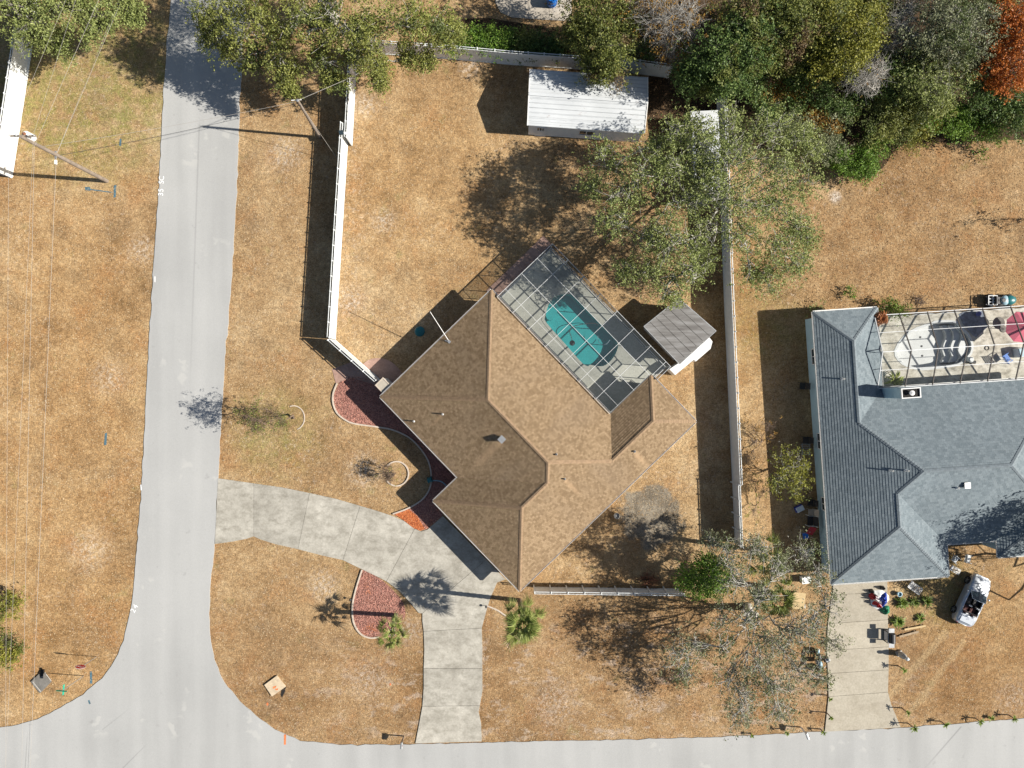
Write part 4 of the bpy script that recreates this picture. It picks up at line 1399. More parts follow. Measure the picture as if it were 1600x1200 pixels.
# a chair and a small table stand in the shaded corner of the deck
def patio_chair(name, label, at, rz, mat, group=None, h=0.42, seat=None, w=0.52):
    root = thing(name, label, 'chair', at, group, rz)
    ORI[root.name] = Vector((0, 0, 0))
    g = G()
    for k in range(5): g.box((-0.2 + k * 0.1, 0, h), (0.085, w - 0.06, 0.025))
    g.build('seat', seat or mat, root)
    g = G()
    for k in range(5): g.box((-0.26 - 0.028 * k * 1.3, 0, h + 0.12 + 0.1 * k), (0.03, w - 0.06, 0.075), 0, Matrix.Rotation(-0.28, 3, 'Y'))
    g.build('backrest', seat or mat, root)
    for x, y in ((0.24, 1), (0.24, -1), (-0.24, 1), (-0.24, -1)):
        G().tube([(x * 1.1, y * w / 2, 0), (x, y * w / 2, h), (x - (0.02 if x > 0 else 0.18), y * w / 2, h + (0.22 if x > 0 else 0.62))], 0.018, 6).build('leg', mat, root)
    for y in (-1, 1):
        G().beam((-0.3, y * w / 2, h + 0.23), (0.26, y * w / 2, h + 0.23), 0.05, 0.03).build('armrest', mat, root)
    ORI[root.name] = Vector(at)
    return root


patio_chair('patio_chair', 'dark patio chair by the glass wall of the turquoise pool deck', P(880, 572, DK), 0.9, 'dark')
patio_chair('patio_chair', 'dark patio chair in the shaded corner of the turquoise pool deck', P(985, 600, DK), 2.5, 'dark')
tb = P(993, 596, DK)

# ------------------------------------------------------------------ screened pool next door
deck2 = px_poly([(1366, 496), (1362, 520), (1368, 612), (1405, 618), (1440, 640), (1640, 640), (1640, 478), (1500, 487)])
g = G().prism(deck2, 0.0, 0.09, holes=[POOL2])
tag(g.build('pool_deck', 'deck2'), 'stained cream deck round the empty pool next door', kind='structure')
p2 = thing('swimming_pool', 'empty white plaster pool with seat steps next door', 'pool', P(1457, 540))
basin(p2, POOL2, 0.086, 1.15, 'plasterwhite')
for k, (x0, hh) in enumerate(((1478, 0.40), (1487, 0.68), (1497, 0.92))):
    stq = px_poly(spline([(x0, 508), (x0 + 6, 516), (x0 + 8, 527), (x0 + 4, 537), (x0 + 2, 548), (x0 + 5, 557), (x0 + 1, 566), (1497, 564), (1508, 555), (1513, 542), (1511, 530), (1503, 520), (1495, 509)], 2, True))
    part('step', 'plasterwhite', p2, lambda g: g.prism(stq, -1.06, -1.06 + hh))
part('coping', 'plasterwhite', p2, lambda g: g.prism(inset(POOL2, -0.15), 0.092, 0.115, holes=[inset(POOL2, 0.03)]))
for x, y in ((1438, 527), (1440, 541), (1441, 556)):
    part('drain', 'dark', p2, lambda g: g.lathe(P(x, y, -1.07), [(0.09, 0), (0.09, 0.03), (0.05, 0.04)], 8))
cage2 = thing('pool_cage', 'gabled bronze and white screen enclosure over the empty pool', 'pool cage', P(1470, 545))
EH, RH, SH = 2.7, 4.0, 2.75
nx = [1366, 1405, 1449, 1491, 1535, 1579, 1622]
rx = [1379, 1424, 1466, 1512, 1554, 1600, 1644]
sx2 = [1371, 1414, 1457, 1500, 1543, 1587, 1631]
ny = lambda x: 493 - (x - 1366) * 0.0655
ry = lambda x: 550 - (x - 1379) * 0.063
sy = lambda x: 607 - (x - 1371) * 0.063
fr2 = lambda nm, a, b, w=0.05, h=0.10, m='alu': G().beam(a, b, w, h).build(nm, m, cage2)
NP = [P(x, ny(x), EH) for x in nx]; RP = [P(x, ry(x), RH) for x in rx]; SP = [P(x, sy(x), SH) for x in sx2]
for i in range(7):
    m_ = 'alu' if i == 0 else 'bronze'
    fr2('rafter', NP[i], RP[i], 0.06, 0.10, m_)
    fr2('rafter', RP[i], SP[i], 0.06, 0.10, m_)
    fr2('post', Vector((NP[i].x, NP[i].y, 0.09)), NP[i], 0.06, 0.06, m_)
    if i in (0, 1): fr2('post', Vector((SP[i].x, SP[i].y, 0.09)), SP[i], 0.06, 0.06, m_)
for A, Bq in ((NP, NP), (RP, RP), (SP, SP)):
    fr2('purlin', A[0], A[-1], 0.06, 0.08)
fr2('purlin', NP[0].lerp(RP[0], 0.48), NP[-1].lerp(RP[-1], 0.48), 0.04, 0.06)
fr2('purlin', RP[0].lerp(SP[0], 0.5), RP[-1].lerp(SP[-1], 0.5), 0.04, 0.06)
fr2('sill', Vector((NP[0].x, NP[0].y, 0.13)), Vector((NP[-1].x, NP[-1].y, 0.13)), 0.06, 0.06)
fr2('end_tie', NP[0], SP[0], 0.05, 0.06)
fr2('end_post', Vector((*(NP[0].lerp(SP[0], 0.5)).xy, 0.09)), RP[0], 0.05, 0.05)
for i in range(6):
    for A, Bq in ((NP, RP), (RP, SP)):
        mid0, mid1 = A[i].lerp(Bq[i], 0.49), A[i + 1].lerp(Bq[i + 1], 0.49)
        for q in ((A[i], A[i + 1], mid1, mid0), (mid0, mid1, Bq[i + 1], Bq[i])):
            G().add(q, [(0, 1, 2, 3)]).build('screen_panel', 'screen2', cage2)
    a, b = NP[i], NP[i + 1]
    G().add([(a.x, a.y, 0.16), (b.x, b.y, 0.16), (b.x, b.y, EH - 0.05), (a.x, a.y, EH - 0.05)], [(0, 1, 2, 3)]).build('screen_panel', 'screen2', cage2)

# ------------------------------------------------------------------ sheds
def quad_at(c, sx, sy, rz):
    m = Matrix.Rotation(rz, 2)
    return [tuple(Vector((c.x, c.y)) + m @ Vector((x * sx / 2, y * sy / 2))) for x, y in ((-1, -1), (1, -1), (1, 1), (-1, 1))]


# long white metal shed: gable with its ridge along the long side
e_nw, e_ne, e_sw, e_se = P(828, 108, 2.45), P(1012, 121, 2.45), P(824, 196, 2.45), P(1007, 209, 2.45)
shed = thing('metal_shed', 'long white metal workshop with ribbed roof near the back fence', 'shed', Vector((*(e_nw.lerp(e_se, 0.5)).xy, 0)))
rw, re_ = e_nw.lerp(e_sw, 0.5), e_ne.lerp(e_se, 0.5)
rw.z = re_.z = 3.15
sroof = part('ridge_cap', 'whiteroof', shed, lambda g: g.beam(rw + Vector((0, 0, 0.03)), re_ + Vector((0, 0, 0.03)), 0.26, 0.035))
for (a0, a1) in ((e_nw, e_sw), (e_ne, e_se)): pass
npn = 7
for side, (ew, ee) in enumerate(((e_nw, e_ne), (e_sw, e_se))):
    for k in range(npn):     # sheets run along the shed, lapped from the eave up
        t0, t1 = k / npn, (k + 1) / npn
        a, b = ew.lerp(rw, t0), ee.lerp(re_, t0)
        c_, d = ew.lerp(rw, t1), ee.lerp(re_, t1)
        lift = Vector((0, 0, 0.022))
        g = G()
        q = [a, b, d, c_] if side else [c_, d, b, a]
        g.add([a + lift, b + lift, d, c_, a, b], [(0, 1, 2, 3) if side else (3, 2, 1, 0), (4, 5, 1, 0) if side else (0, 1, 5, 4)])
        g.beam(a.lerp(c_, 0.12) + lift, b.lerp(d, 0.12) + lift, 0.045, 0.04)
        g.build('roof_sheet', 'whiteroof', shed)
wq = inset([tuple(e_sw.xy), tuple(e_se.xy), tuple(e_ne.xy), tuple(e_nw.xy)], 0.12)
def shedwall(g):
    for i in range(4):
        a, b = wq[i], wq[(i + 1) % 4]
        g.add([(*a, 0), (*b, 0), (*b, 2.43), (*a, 2.43)], [(0, 1, 2, 3)])
    for i in (1, 3):
        a, b = Vector((*wq[i], 2.43)), Vector((*wq[(i + 1) % 4], 2.43))
        m = (a + b) / 2; m.z = 3.1
        g.add([a, b, m], [(0, 1, 2)])
part('wall', 'whitepaint', shed, shedwall)
opening(shed, 'door', wq[0], wq[1], 0.06, 0.155, 0.05, 2.1, 'whitepaint', panes=1)
opening(shed, 'door_window', wq[0], wq[1], 0.075, 0.14, 1.2, 1.95, 'glass', panes=3)
opening(shed, 'window', wq[0], wq[1], 0.45, 0.58, 1.0, 1.9, 'glass')
for a, b in ((e_nw, rw), (rw, e_sw), (e_ne, re_), (re_, e_se)):
    G().beam(a + Vector((0, 0, 0.0)), b + Vector((0, 0, 0.0)), 0.07, 0.1).build('trim', 'whitepaint', shed)

# small grey roofed pump shed by the cage
corners = [P(1006, 510, 2.45), P(1062, 569, 2.30), P(1119, 517, 2.30), P(1061, 466, 2.45)]
ps = thing('pool_shed', 'small shed with weathered grey plank roof beside the pool cage', 'shed', Vector((*((corners[0] + corners[2]) / 2).xy, 0)))
for k in range(6):
    t0, t1 = k / 6 + 0.004, (k + 1) / 6 - 0.004
    a, b, c_, d = corners[0].lerp(corners[3], t0), corners[1].lerp(corners[2], t0), corners[1].lerp(corners[2], t1), corners[0].lerp(corners[3], t1)
    lo = Vector((0, 0, -0.05 - 0.012 * (k % 2)))
    up = Vector((0, 0, -0.012 * (k % 2)))
    G().add([a + up, b + up, c_ + up, d + up, a + lo, b + lo, c_ + lo, d + lo], [(0, 1, 2, 3), (7, 6, 5, 4), (0, 4, 5, 1), (1, 5, 6, 2), (2, 6, 7, 3), (3, 7, 4, 0)]).build('roof_board', 'rollroof', ps)
for i in range(4):
    G().beam(corners[i] - Vector((0, 0, 0.05)), corners[(i + 1) % 4] - Vector((0, 0, 0.05)), 0.05, 0.1).build('trim', 'metalgrey', ps)
pw = inset([tuple(c.xy) for c in corners], 0.28)
part('wall', 'whitepaint', ps, lambda g: [g.add([(*pw[i], 0), (*pw[(i + 1) % 4], 0), (*pw[(i + 1) % 4], 2.24), (*pw[i], 2.24)], [(0, 1, 2, 3)]) for i in range(4)])
ann = px_poly([(1045, 577), (1054, 586), (1083, 562), (1086, 565), (1109, 545), (1112, 534), (1106, 526), (1062, 566)], 1.1)
part('side_bay', 'whitepaint', ps, lambda g: g.prism(ann, 0.0, 1.35))

# pale roofed lean-to under the oak
lc = [P(1079, 174, 2.3), P(1122, 172, 2.3), P(1130, 300, 2.1), P(1086, 301, 2.1)]
ls = thing('garden_shed', 'pale metal roofed garden shed mostly hidden under the big oak', 'shed', Vector((*((lc[0] + lc[2]) / 2).xy, 0)))
for k in range(7):
    t0, t1 = k / 7, (k + 1) / 7 - 0.004
    a, b, c_, d = lc[0].lerp(lc[3], t0), lc[1].lerp(lc[2], t0), lc[1].lerp(lc[2], t1), lc[0].lerp(lc[3], t1)
    u = Vector((0, 0, 0.02))
    G().add([a, b, c_ + u, d + u, d, c_], [(0, 3, 2, 1), (3, 4, 5, 2)]).build('roof_sheet', 'whiteroof', ls)
lw = inset([tuple(c.xy) for c in lc][::-1], 0.15)
part('wall', 'metalgrey', ls, lambda g: [g.add([(*lw[i], 0), (*lw[(i + 1) % 4], 0), (*lw[(i + 1) % 4], 2.08), (*lw[i], 2.08)], [(0, 1, 2, 3)]) for i in range(4)])


# ------------------------------------------------------------------ utility poles and lines
def pole_between(base, top, h):
    return P(*base), P(*top, h)


b1, t1 = P(167, 283), P(32, 213, 11.0)
pole1 = thing('utility_pole', 'tall wooden utility pole with a white transformer and two arms', 'utility pole', b1)
part('pole', 'wood', pole1, lambda g: g.tube([b1 - Vector((0, 0, 0.2)), b1.lerp(t1, 0.5), t1], [0.17, 0.15, 0.12], 10))
on1 = lambda f: b1.lerp(t1, f)
c = on1(0.9) + Vector((0.0, 0.32, -0.25))
tf = part('transformer', 'whitepaint', pole1, lambda g: g.lathe(c, [(0.24, 0), (0.27, 0.05), (0.27, 0.75), (0.24, 0.82), (0.12, 0.88)], 16))
part('bushing', 'rust', tf, lambda g: g.lathe(c + Vector((0, 0, 0.88)), [(0.10, 0), (0.12, 0.06), (0.05, 0.1), (0.06, 0.16), (0.03, 0.26)], 10))
part('bracket', 'metalgrey', pole1, lambda g: g.beam(on1(0.91), c + Vector((0, 0, 0.4)), 0.08, 0.16))
q = on1(0.975)
part('crossarm', 'wood', pole1, lambda g: g.beam(q + Vector((-0.9, 0.12, 0)), q + Vector((0.9, 0.12, 0)), 0.09, 0.11))
for dx in (-0.85, -0.4, 0.42, 0.85):
    part('insulator', 'metalgrey', pole1, lambda g: g.lathe(q + Vector((dx, 0.12, 0.05)), [(0.03, 0), (0.06, 0.04), (0.04, 0.08), (0.06, 0.12), (0.02, 0.17)], 8))
q2 = on1(0.64)
part('cable_bracket', 'metalgrey', pole1, lambda g: (g.box(q2 + Vector((0, -0.16, 0)), (0.12, 0.3, 0.1)), g.box(q2 + Vector((0, 0.16, 0)), (0.1, 0.2, 0.1))))
part('splice_box', 'white', pole1, lambda g: g.box(q2 + Vector((-0.03, -0.55, -0.05)), (0.14, 0.32, 0.14)))

b2, t2 = P(500, 215), P(465, 157, 7.6)
pole2 = thing('utility_pole', 'slim leaning wooden pole beside the white fence and the oak', 'utility pole', b2)
part('pole', 'wood', pole2, lambda g: g.tube([b2 - Vector((0, 0, 0.2)), b2.lerp(t2, 0.5), t2], [0.13, 0.115, 0.10], 10))
part('arm', 'whitepaint', pole2, lambda g: g.beam(t2 + Vector((-0.5, 0.05, -0.12)), t2 + Vector((0.25, 0.1, -0.1)), 0.06, 0.06))
part('pole_cap', 'metalgrey', pole2, lambda g: g.lathe(t2, [(0.11, 0), (0.11, 0.03), (0.02, 0.06)], 10))


def cable(label, pts, r=0.016, mat='wire', sag=0.0):
    pts = [Vector(p) for p in pts]
    root = thing('overhead_cable', label, 'cable', pts[0])
    out = []
    for a, b in zip(pts, pts[1:]):
        for k in range(10):
            s = k / 10
            q = a.lerp(b, s); q.z -= sag * 4 * s * (1 - s)
            out.append(q)
    out.append(pts[-1])
    part('strand', mat, root, lambda g: g.tube(out, r, 5))
    return root


def ext(a, b, f):
    return a + (b - a) * f


lo = q2 + Vector((0.05, 0, 0))
cable('lowest pair of pale cables on the tall pole, heavier strand', [ext(lo, P(190, 0, 7.2), 1.8), lo, ext(lo, P(60, 900, 7.0), 1.6)], 0.011)
lo_b = q2 + Vector((-0.16, -0.2, -0.15))
cable('lowest pair of pale cables on the tall pole, thin strand', [ext(lo_b, P(186, 0, 7.0), 1.8), lo_b, ext(lo_b, P(57, 900, 6.8), 1.6)], 0.007)
md = on1(0.88) + Vector((0.1, -0.25, 0))
cable('middle pale cable leaving the transformer downwards', [ext(md, P(154, 0, 9.4), 1.8), md, ext(md, P(40, 900, 9.3), 1.6)], 0.009)
hi = q + Vector((-0.85, 0.12, 0.2))
cable('topmost cable at the outer arm of the tall pole', [ext(hi, P(103, 0, 10.9), 1.8), hi, ext(hi, P(10, 900, 10.8), 1.6)], 0.007)
hi2 = q + Vector((0.85, 0.12, 0.2))
cable('topmost cable at the inner arm of the tall pole', [ext(hi2, P(118, 0, 10.9), 1.8), hi2, ext(hi2, P(22, 900, 10.8), 1.6)], 0.007)
cable('thin service wire crossing the street between both poles', [on1(0.8), t2 - Vector((0, 0, 0.15))], 0.011, 'wire', 0.35)
cable('dark telephone wire crossing the street between both poles', [on1(0.62), t2 - Vector((0, 0, 0.5))], 0.013, 'blackwire', 0.45)
cable('pale wire from the leaning pole into the oak crown', [t2, P(553, 119, 6.8), P(700, 20, 6.3)], 0.016, 'wire')
cable('guy wire running down from the leaning pole past the fence', [t2 - Vector((0, 0, 0.3)), P(531, 254, 0.05)], 0.014, 'wire')

# ------------------------------------------------------------------ signs, mailboxes, drains
sb = P(151, 1026)
stop = thing('stop_sign', 'red stop sign on a thin steel post at the street corner', 'stop sign', sb)
part('post', 'metalgrey', stop, lambda g: g.box(sb + Vector((0, 0, 1.3)), (0.06, 0.04, 2.6)))
sc_ = sb + Vector((0, 0.04, 2.25))
octa = [(0.38 * math.cos(math.radians(22.5 + 45 * k)), 0.38 * math.sin(math.radians(22.5 + 45 * k))) for k in range(8)]
def plate(g, s, y0, y1):
    n = 8
    vs = [sc_ + Matrix.Rotation(math.radians(-12), 3, 'Z') @ Vector((x * s, y, zz * s)) for y in (y0, y1) for x, zz in octa]
    g.add(vs, [tuple(range(n)), tuple(range(2 * n - 1, n - 1, -1))] + [(k, n + k, n + (k + 1) % n, (k + 1) % n) for k in range(n)])
part('border', 'white', stop, lambda g: plate(g, 1.06, 0.0, 0.01))
part('face', 'signred', stop, lambda g: plate(g, 0.97, 0.011, 0.016))
tg = text_mesh('lettering', 'STOP', sc_ + Vector((0.005, 0.021, 0)), 0.27, (math.radians(90), 0, math.radians(168)), 'white', stop)

nb_ = P(131, 1056)
ns = thing('street_name_sign', 'crossed green street name blades on a thin post', 'street sign', nb_)
part('post', 'metalgrey', ns, lambda g: g.tube([nb_, nb_ + Vector((0, 0, 2.95))], 0.03, 8))
part('blade', 'signgreen', ns, lambda g: g.box(nb_ + Vector((0, 0, 2.72)), (0.85, 0.02, 0.2), math.radians(86)))
part('blade', 'signgreen', ns, lambda g: g.box(nb_ + Vector((0, 0, 2.95)), (0.85, 0.02, 0.2), math.radians(-6)))

# drain basins at the corners
d0 = P(65, 1066)
dr = thing('storm_drain', 'dark grey square drain slab near the stop sign', 'drain', d0)
part('slab', 'basin', dr, lambda g: g.prism(px_poly([(50, 1064), (67, 1048), (81, 1065), (64, 1082)]), -0.05, 0.16))
part('mouth', 'hollow', dr, lambda g: g.prism(px_poly([(63, 1050), (66, 1045), (70, 1046), (69, 1055), (64, 1056)]), 0.0, 0.165))
part('rim', 'stone', dr, lambda g: [g.beam(P(*a, 0.165), P(*b, 0.165), 0.06, 0.03) for a, b in (((51, 1065), (64, 1081)), ((70, 1051), (80, 1064)))])
d1 = P(430, 1072)
dr2 = thing('storm_drain', 'pale square concrete drain slab with orange paint on the lawn corner', 'drain', d1)
part('slab', 'basinpale', dr2, lambda g: g.prism(px_poly([(414, 1069), (433, 1055), (447, 1072), (426, 1087)]), -0.05, 0.17))
part('mouth', 'hollow', dr2, lambda g: g.prism(px_poly([(440, 1078), (447, 1073), (445, 1081), (441, 1090), (439, 1086)]), 0.0, 0.03))
part('paint', 'orangepaint', dr2, lambda g: [g.prism(px_poly(q), None, 0.176) for q in ([(427, 1072), (432, 1070), (433, 1072), (428, 1075)], [(431, 1075), (436, 1074), (435, 1077), (431, 1077)])])
for i, (px, py, rr) in enumerate([(418, 1100, 2), (610, 1069, 1.6)]):
    paint('utility_mark', ['orange paint spot beside the pale drain slab', 'orange paint spot on the lawn inside the drive loop'][i], 'paint mark', [[(px + rr * math.cos(a) * 0.8, py + rr * 1.3 * math.sin(a)) for a in [k * math.pi / 4 for k in range(8)]]], 'orangepaint', 0.012)


def mailbox(label, base, rz, mat, tilt=0.0):
    b = P(*base)
    root = thing('mailbox', label, 'mailbox', b)
    part('post', 'wood' if mat != 'white' else 'whitepaint', root, lambda g: (g.box(b + Vector((0, 0, 0.55)), (0.1, 0.1, 1.1)), g.beam(b + Vector((0, 0, 1.0)), b + Vector((0.28 * math.cos(rz), 0.28 * math.sin(rz), 1.08)), 0.09, 0.09)))
    d = Vector((math.cos(rz), math.sin(rz), 0)); s = Vector((-d.y, d.x, 0))
    c = b + d * 0.16 + Vector((0, 0, 1.13))
    prof = [(-0.1, 0), (0.1, 0), (0.1, 0.13), (0.085, 0.18), (0.05, 0.215), (0, 0.225), (-0.05, 0.215), (-0.085, 0.18), (-0.1, 0.13)]
    vs = [c + d * x + s * y + Vector((0, 0, zz)) for x in (-0.27, 0.27) for y, zz in prof]
    n = len(prof)
    part('box', mat, root, lambda g: g.add(vs, [tuple(range(n)), tuple(range(2 * n - 1, n - 1, -1))] + [(k, n + k, n + (k + 1) % n, (k + 1) % n) for k in range(n)]))
    part('flag', 'red', root, lambda g: g.box(c + s * 0.11 + Vector((0, 0, 0.2)), (0.03, 0.015, 0.2), rz))
    return root


mailbox('mailbox with pale blue-grey box by the curved drive', (631, 1150), math.radians(-92), 'metalgrey')
mailbox('white mailbox by the pale drive at the lower right', (1251, 1136), math.radians(-70), 'white')

# ------------------------------------------------------------------ small things round the main house
ab = P(598, 602, 2.3)
acu = thing('storage_cabinet', 'beige square cabinet between the diagonal fence and the house corner', 'cabinet', (ab.x, ab.y, 0))
part('body', 'acbeige', acu, lambda g: g.box((ab.x, ab.y, 1.13), (0.84, 0.84, 2.2), math.radians(44)))
part('lid', 'acbeige', acu, lambda g: g.box((ab.x, ab.y, 2.26), (0.95, 0.95, 0.06), math.radians(44)))
part('lid_rim', 'kerbing', acu, lambda g: [g.box((ab.x + dx, ab.y + dy, 2.31), s_, math.radians(44)) for dx, dy, s_ in ((-0.29, 0.30, (0.9, 0.06, 0.05)), (0.29, -0.30, (0.9, 0.06, 0.05)), (0.30, 0.29, (0.06, 0.78, 0.05)), (-0.30, -0.29, (0.06, 0.78, 0.05)))])
part('door', 'whitepaint', acu, lambda g: g.box((ab.x + 0.31, ab.y + 0.30, 1.1), (0.03, 0.7, 1.9), math.radians(44)))
tb_ = thing('trash_lid', 'round dark teal lid lying in the shade beside the house', 'lid', P(656, 518))
part('lid', 'teal', tb_, lambda g: g.lathe(P(656, 518), [(0.42, 0.0), (0.44, 0.10), (0.36, 0.17), (0.10, 0.22)], 18))
part('handle', 'teal', tb_, lambda g: g.box(P(656, 518) + Vector((0, 0, 0.24)), (0.2, 0.05, 0.05), 0.5))
hr = thing('hose_reel', 'teal hose reel at the house corner in the mulch bed', 'hose reel', P(672, 749))
part('drum', 'teal', hr, lambda g: g.tube([P(669, 750) + Vector((0, 0, 0.3)), P(675, 748) + Vector((0, 0, 0.3))], 0.22, 12))
part('frame', 'teal', hr, lambda g: (g.box(P(669, 750) + Vector((0, 0, 0.16)), (0.06, 0.5, 0.32), 0.2), g.box(P(675, 748) + Vector((0, 0, 0.16)), (0.06, 0.5, 0.32), 0.2)))
gh = thing('garden_hose', 'pale blue hose curving from the reel to the house wall', 'hose', P(676, 751))
part('hose', 'hose', gh, lambda g: g.tube([P(x, y, 0.1) for x, y in spline([(674, 751), (684, 751), (692, 754), (700, 762)], 6)], 0.05, 6))
bk = P(963, 805)
bu = thing('stone_pot', 'pale stone pot on the edge of the gravel patch', 'pot', bk)
part('pot', 'stone', bu, lambda g: g.lathe(bk, [(0.16, 0), (0.24, 0.1), (0.26, 0.36), (0.22, 0.37), (0.2, 0.22)], 12))
for lb, (x, y) in (('small dark garden lamp at the edging of the drive loop bed', (549, 935)), ('small dark garden lamp at the drive edge by the tall palm', (760, 946))):
    q_ = P(x, y)
    gl_ = thing('garden_lamp', lb, 'lamp', q_)
    part('stake', 'dark', gl_, lambda g: g.tube([q_, q_ + Vector((0, 0, 0.4))], 0.02, 6))
    part('head', 'dark', gl_, lambda g: g.lathe(q_ + Vector((0, 0, 0.36)), [(0.05, 0), (0.11, 0.06), (0.09, 0.1), (0.02, 0.14)], 8))
sl = P(534, 208, 2.15)
so = thing('solar_lamp', 'small dark solar panel lamp on top of the west fence', 'lamp', sl)
part('panel', 'glass', so, lambda g: g.box(sl + Vector((0, 0, 0.16)), (0.38, 0.34, 0.03), 0.1, Matrix.Rotation(0.25, 3, 'X')))
part('bracket', 'white', so, lambda g: (g.box(sl + Vector((0, 0, 0.05)), (0.08, 0.08, 0.2)), g.box(sl + Vector((0.3, -0.03, 0.05)), (0.4, 0.22, 0.08))))
bl = P(862, 6)
kb = thing('plastic_barrel', 'bright blue plastic drum on the patio at the top edge', 'barrel', bl)
part('drum', 'blue', kb, lambda g: g.lathe(bl, [(0.40, 0.06), (0.45, 0.2), (0.43, 0.5), (0.46, 0.55), (0.43, 0.6), (0.45, 0.95), (0.40, 1.05), (0.05, 1.07)], 18))
part('lid', 'blue', kb, lambda g: g.lathe(bl + Vector((0, 0, 1.06)), [(0.42, 0), (0.42, 0.04), (0.1, 0.06)], 18))

# brush heap and boards near the bottom fence
def twig_pile(name, label, at, r, n, mat, h=0.25):
    b = P(*at)
    root = thing(name, label, 'brush pile', b)
    rr = np.random.default_rng(int(at[0]))
    def mk(g):
        for k in range(n):
            a = rr.uniform(0, 6.28); q = b + Vector((rr.normal() * r * 0.4, rr.normal() * r * 0.3, rr.uniform(0.03, h)))
            d = Vector((math.cos(a), math.sin(a) * 0.7, rr.normal() * 0.12)) * r * rr.uniform(0.3, 0.8)
            g.tube([q - d, q + Vector((0, 0, rr.normal() * 0.05)), q + d], [0.02, 0.018, 0.008], 4)
    part('twigs', mat, root, mk)
    return root


twig_pile('brush_pile', 'rusty heap of cut branches above the bottom fence', (1013, 905), 0.9, 60, 'rust')
twig_pile('brush_pile', 'dark dead twigs in the grass above the empty pool', (1436, 471), 0.7, 26, 'barkbrown')

# ------------------------------------------------------------------ things next door
# inflatable heap
iv = P(1373, 936)
infl = thing('deflated_inflatable', 'crumpled red, white and blue inflatable lying on the pale drive', 'inflatable', iv)
def lump(g, cx, cy, rx, ry, hh, seed, n=22, m=7):
    rr = np.random.default_rng(seed)
    ph = rr.uniform(0, 6.28, 4)
    c0 = P(cx, cy, 0.08)
    vs = []; fs = []
    for i in range(m + 1):
        s = i / m
        for k in range(n):
            a = 2 * math.pi * k / n
            w = 1 + 0.10 * math.sin(3 * a + ph[0]) + 0.07 * math.sin(5 * a + ph[1])
            zz = hh * (1 - s ** 2.2) * (1 + 0.28 * math.sin(4 * a + ph[2] + 5 * s) + 0.2 * math.sin(7 * a + ph[3]))
            vs.append((c0.x + math.cos(a) * rx * s * w, c0.y + math.sin(a) * ry * s * w, c0.z + max(0, zz)))
    for i in range(m):
        for k in range(n):
            fs.append((i * n + k, (i + 1) * n + k, (i + 1) * n + (k + 1) % n, i * n + (k + 1) % n))
    g.add(vs, fs)
part('white_skirt', 'white', infl, lambda g: lump(g, 1373, 936, 0.80, 0.82, 0.25, 3), True)
part('blue_fold', 'royal', infl, lambda g: lump(g, 1378, 936, 0.48, 0.62, 0.42, 4), True)
part('red_fold', 'red', infl, lambda g: [lump(g, x, y, r1, r2, hh, s) for x, y, r1, r2, hh, s in ((1362, 931, 0.24, 0.34, 0.48, 5), (1367, 941, 0.26, 0.28, 0.5, 6), (1372, 946, 0.24, 0.2, 0.42, 7))], True)
part('white_fold', 'white', infl, lambda g: [lump(g, x, y, 0.14, 0.12, hh, s) for x, y, hh, s in ((1364, 935, 0.58, 8), (1369, 939, 0.58, 9), (1365, 928, 0.55, 12))], True)
part('black_fold', 'dark', infl, lambda g: [lump(g, x, y, 0.2, 0.18, 0.4, s) for x, y, s in ((1361, 923, 10), (1378, 918, 11))], True)
gi = thing('tarp', 'small crumpled green cloth beside the inflatable', 'cloth', P(1383, 953))
part('cloth', 'green', gi, lambda g: lump(g, 1383, 953, 0.42, 0.38, 0.32, 21), True)

# gas grill
gb_ = P(1384, 991)
grill = thing('gas_grill', 'grey and black gas grill at the edge of the pale drive', 'grill', gb_)
part('cart', 'dark', grill, lambda g: [g.box(gb_ + Vector((x, y, 0.4)), (0.06, 0.06, 0.8)) for x in (-0.25, 0.25) for y in (-0.45, 0.45)] + [g.box(gb_ + Vector((0, 0, 0.2)), (0.5, 0.9, 0.04))])
part('firebox', 'dark', grill, lambda g: g.box(gb_ + Vector((0, 0, 0.85)), (0.52, 0.8, 0.22)))
part('hood', 'dark', grill, lambda g: g.tube([gb_ + Vector((0.02, -0.38, 1.0)), gb_ + Vector((0.02, 0.38, 1.0))], 0.24, 12))
part('front_panel', 'metalgrey', grill, lambda g: g.box(gb_ + Vector((-0.29, 0, 0.86)), (0.05, 0.82, 0.18)))
for y in (-0.62, 0.62):
    part('side_shelf', 'metalgrey', grill, lambda g: g.box(gb_ + Vector((0, y, 0.92)), (0.46, 0.36, 0.04)))
for y in (-0.45, 0.45):
    part('wheel', 'rubber', grill, lambda g: g.tube([gb_ + Vector((0.3, y, 0.1)), gb_ + Vector((0.36, y, 0.1))], 0.1, 12))
sg = P(1404, 1020)
sig = thing('yard_statue', 'small grey and white ornament on a stand beside the pale drive', 'ornament', sg)
part('base', 'stone', sig, lambda g: g.box(sg + Vector((0, 0, 0.1)), (0.5, 0.4, 0.2), 0.4))
part('body', 'stone', sig, lambda g: g.lathe(sg + Vector((0, 0, 0.2)), [(0.2, 0), (0.26, 0.3), (0.22, 0.7), (0.12, 0.95)], 12))
part('head', 'white', sig, lambda g: g.ball(sg + Vector((0.02, -0.03, 1.28)), (0.17, 0.16, 0.18)))
part('ear', 'dark', sig, lambda g: g.ball(sg + Vector((0.1, -0.12, 1.38)), (0.08, 0.06, 0.08)))
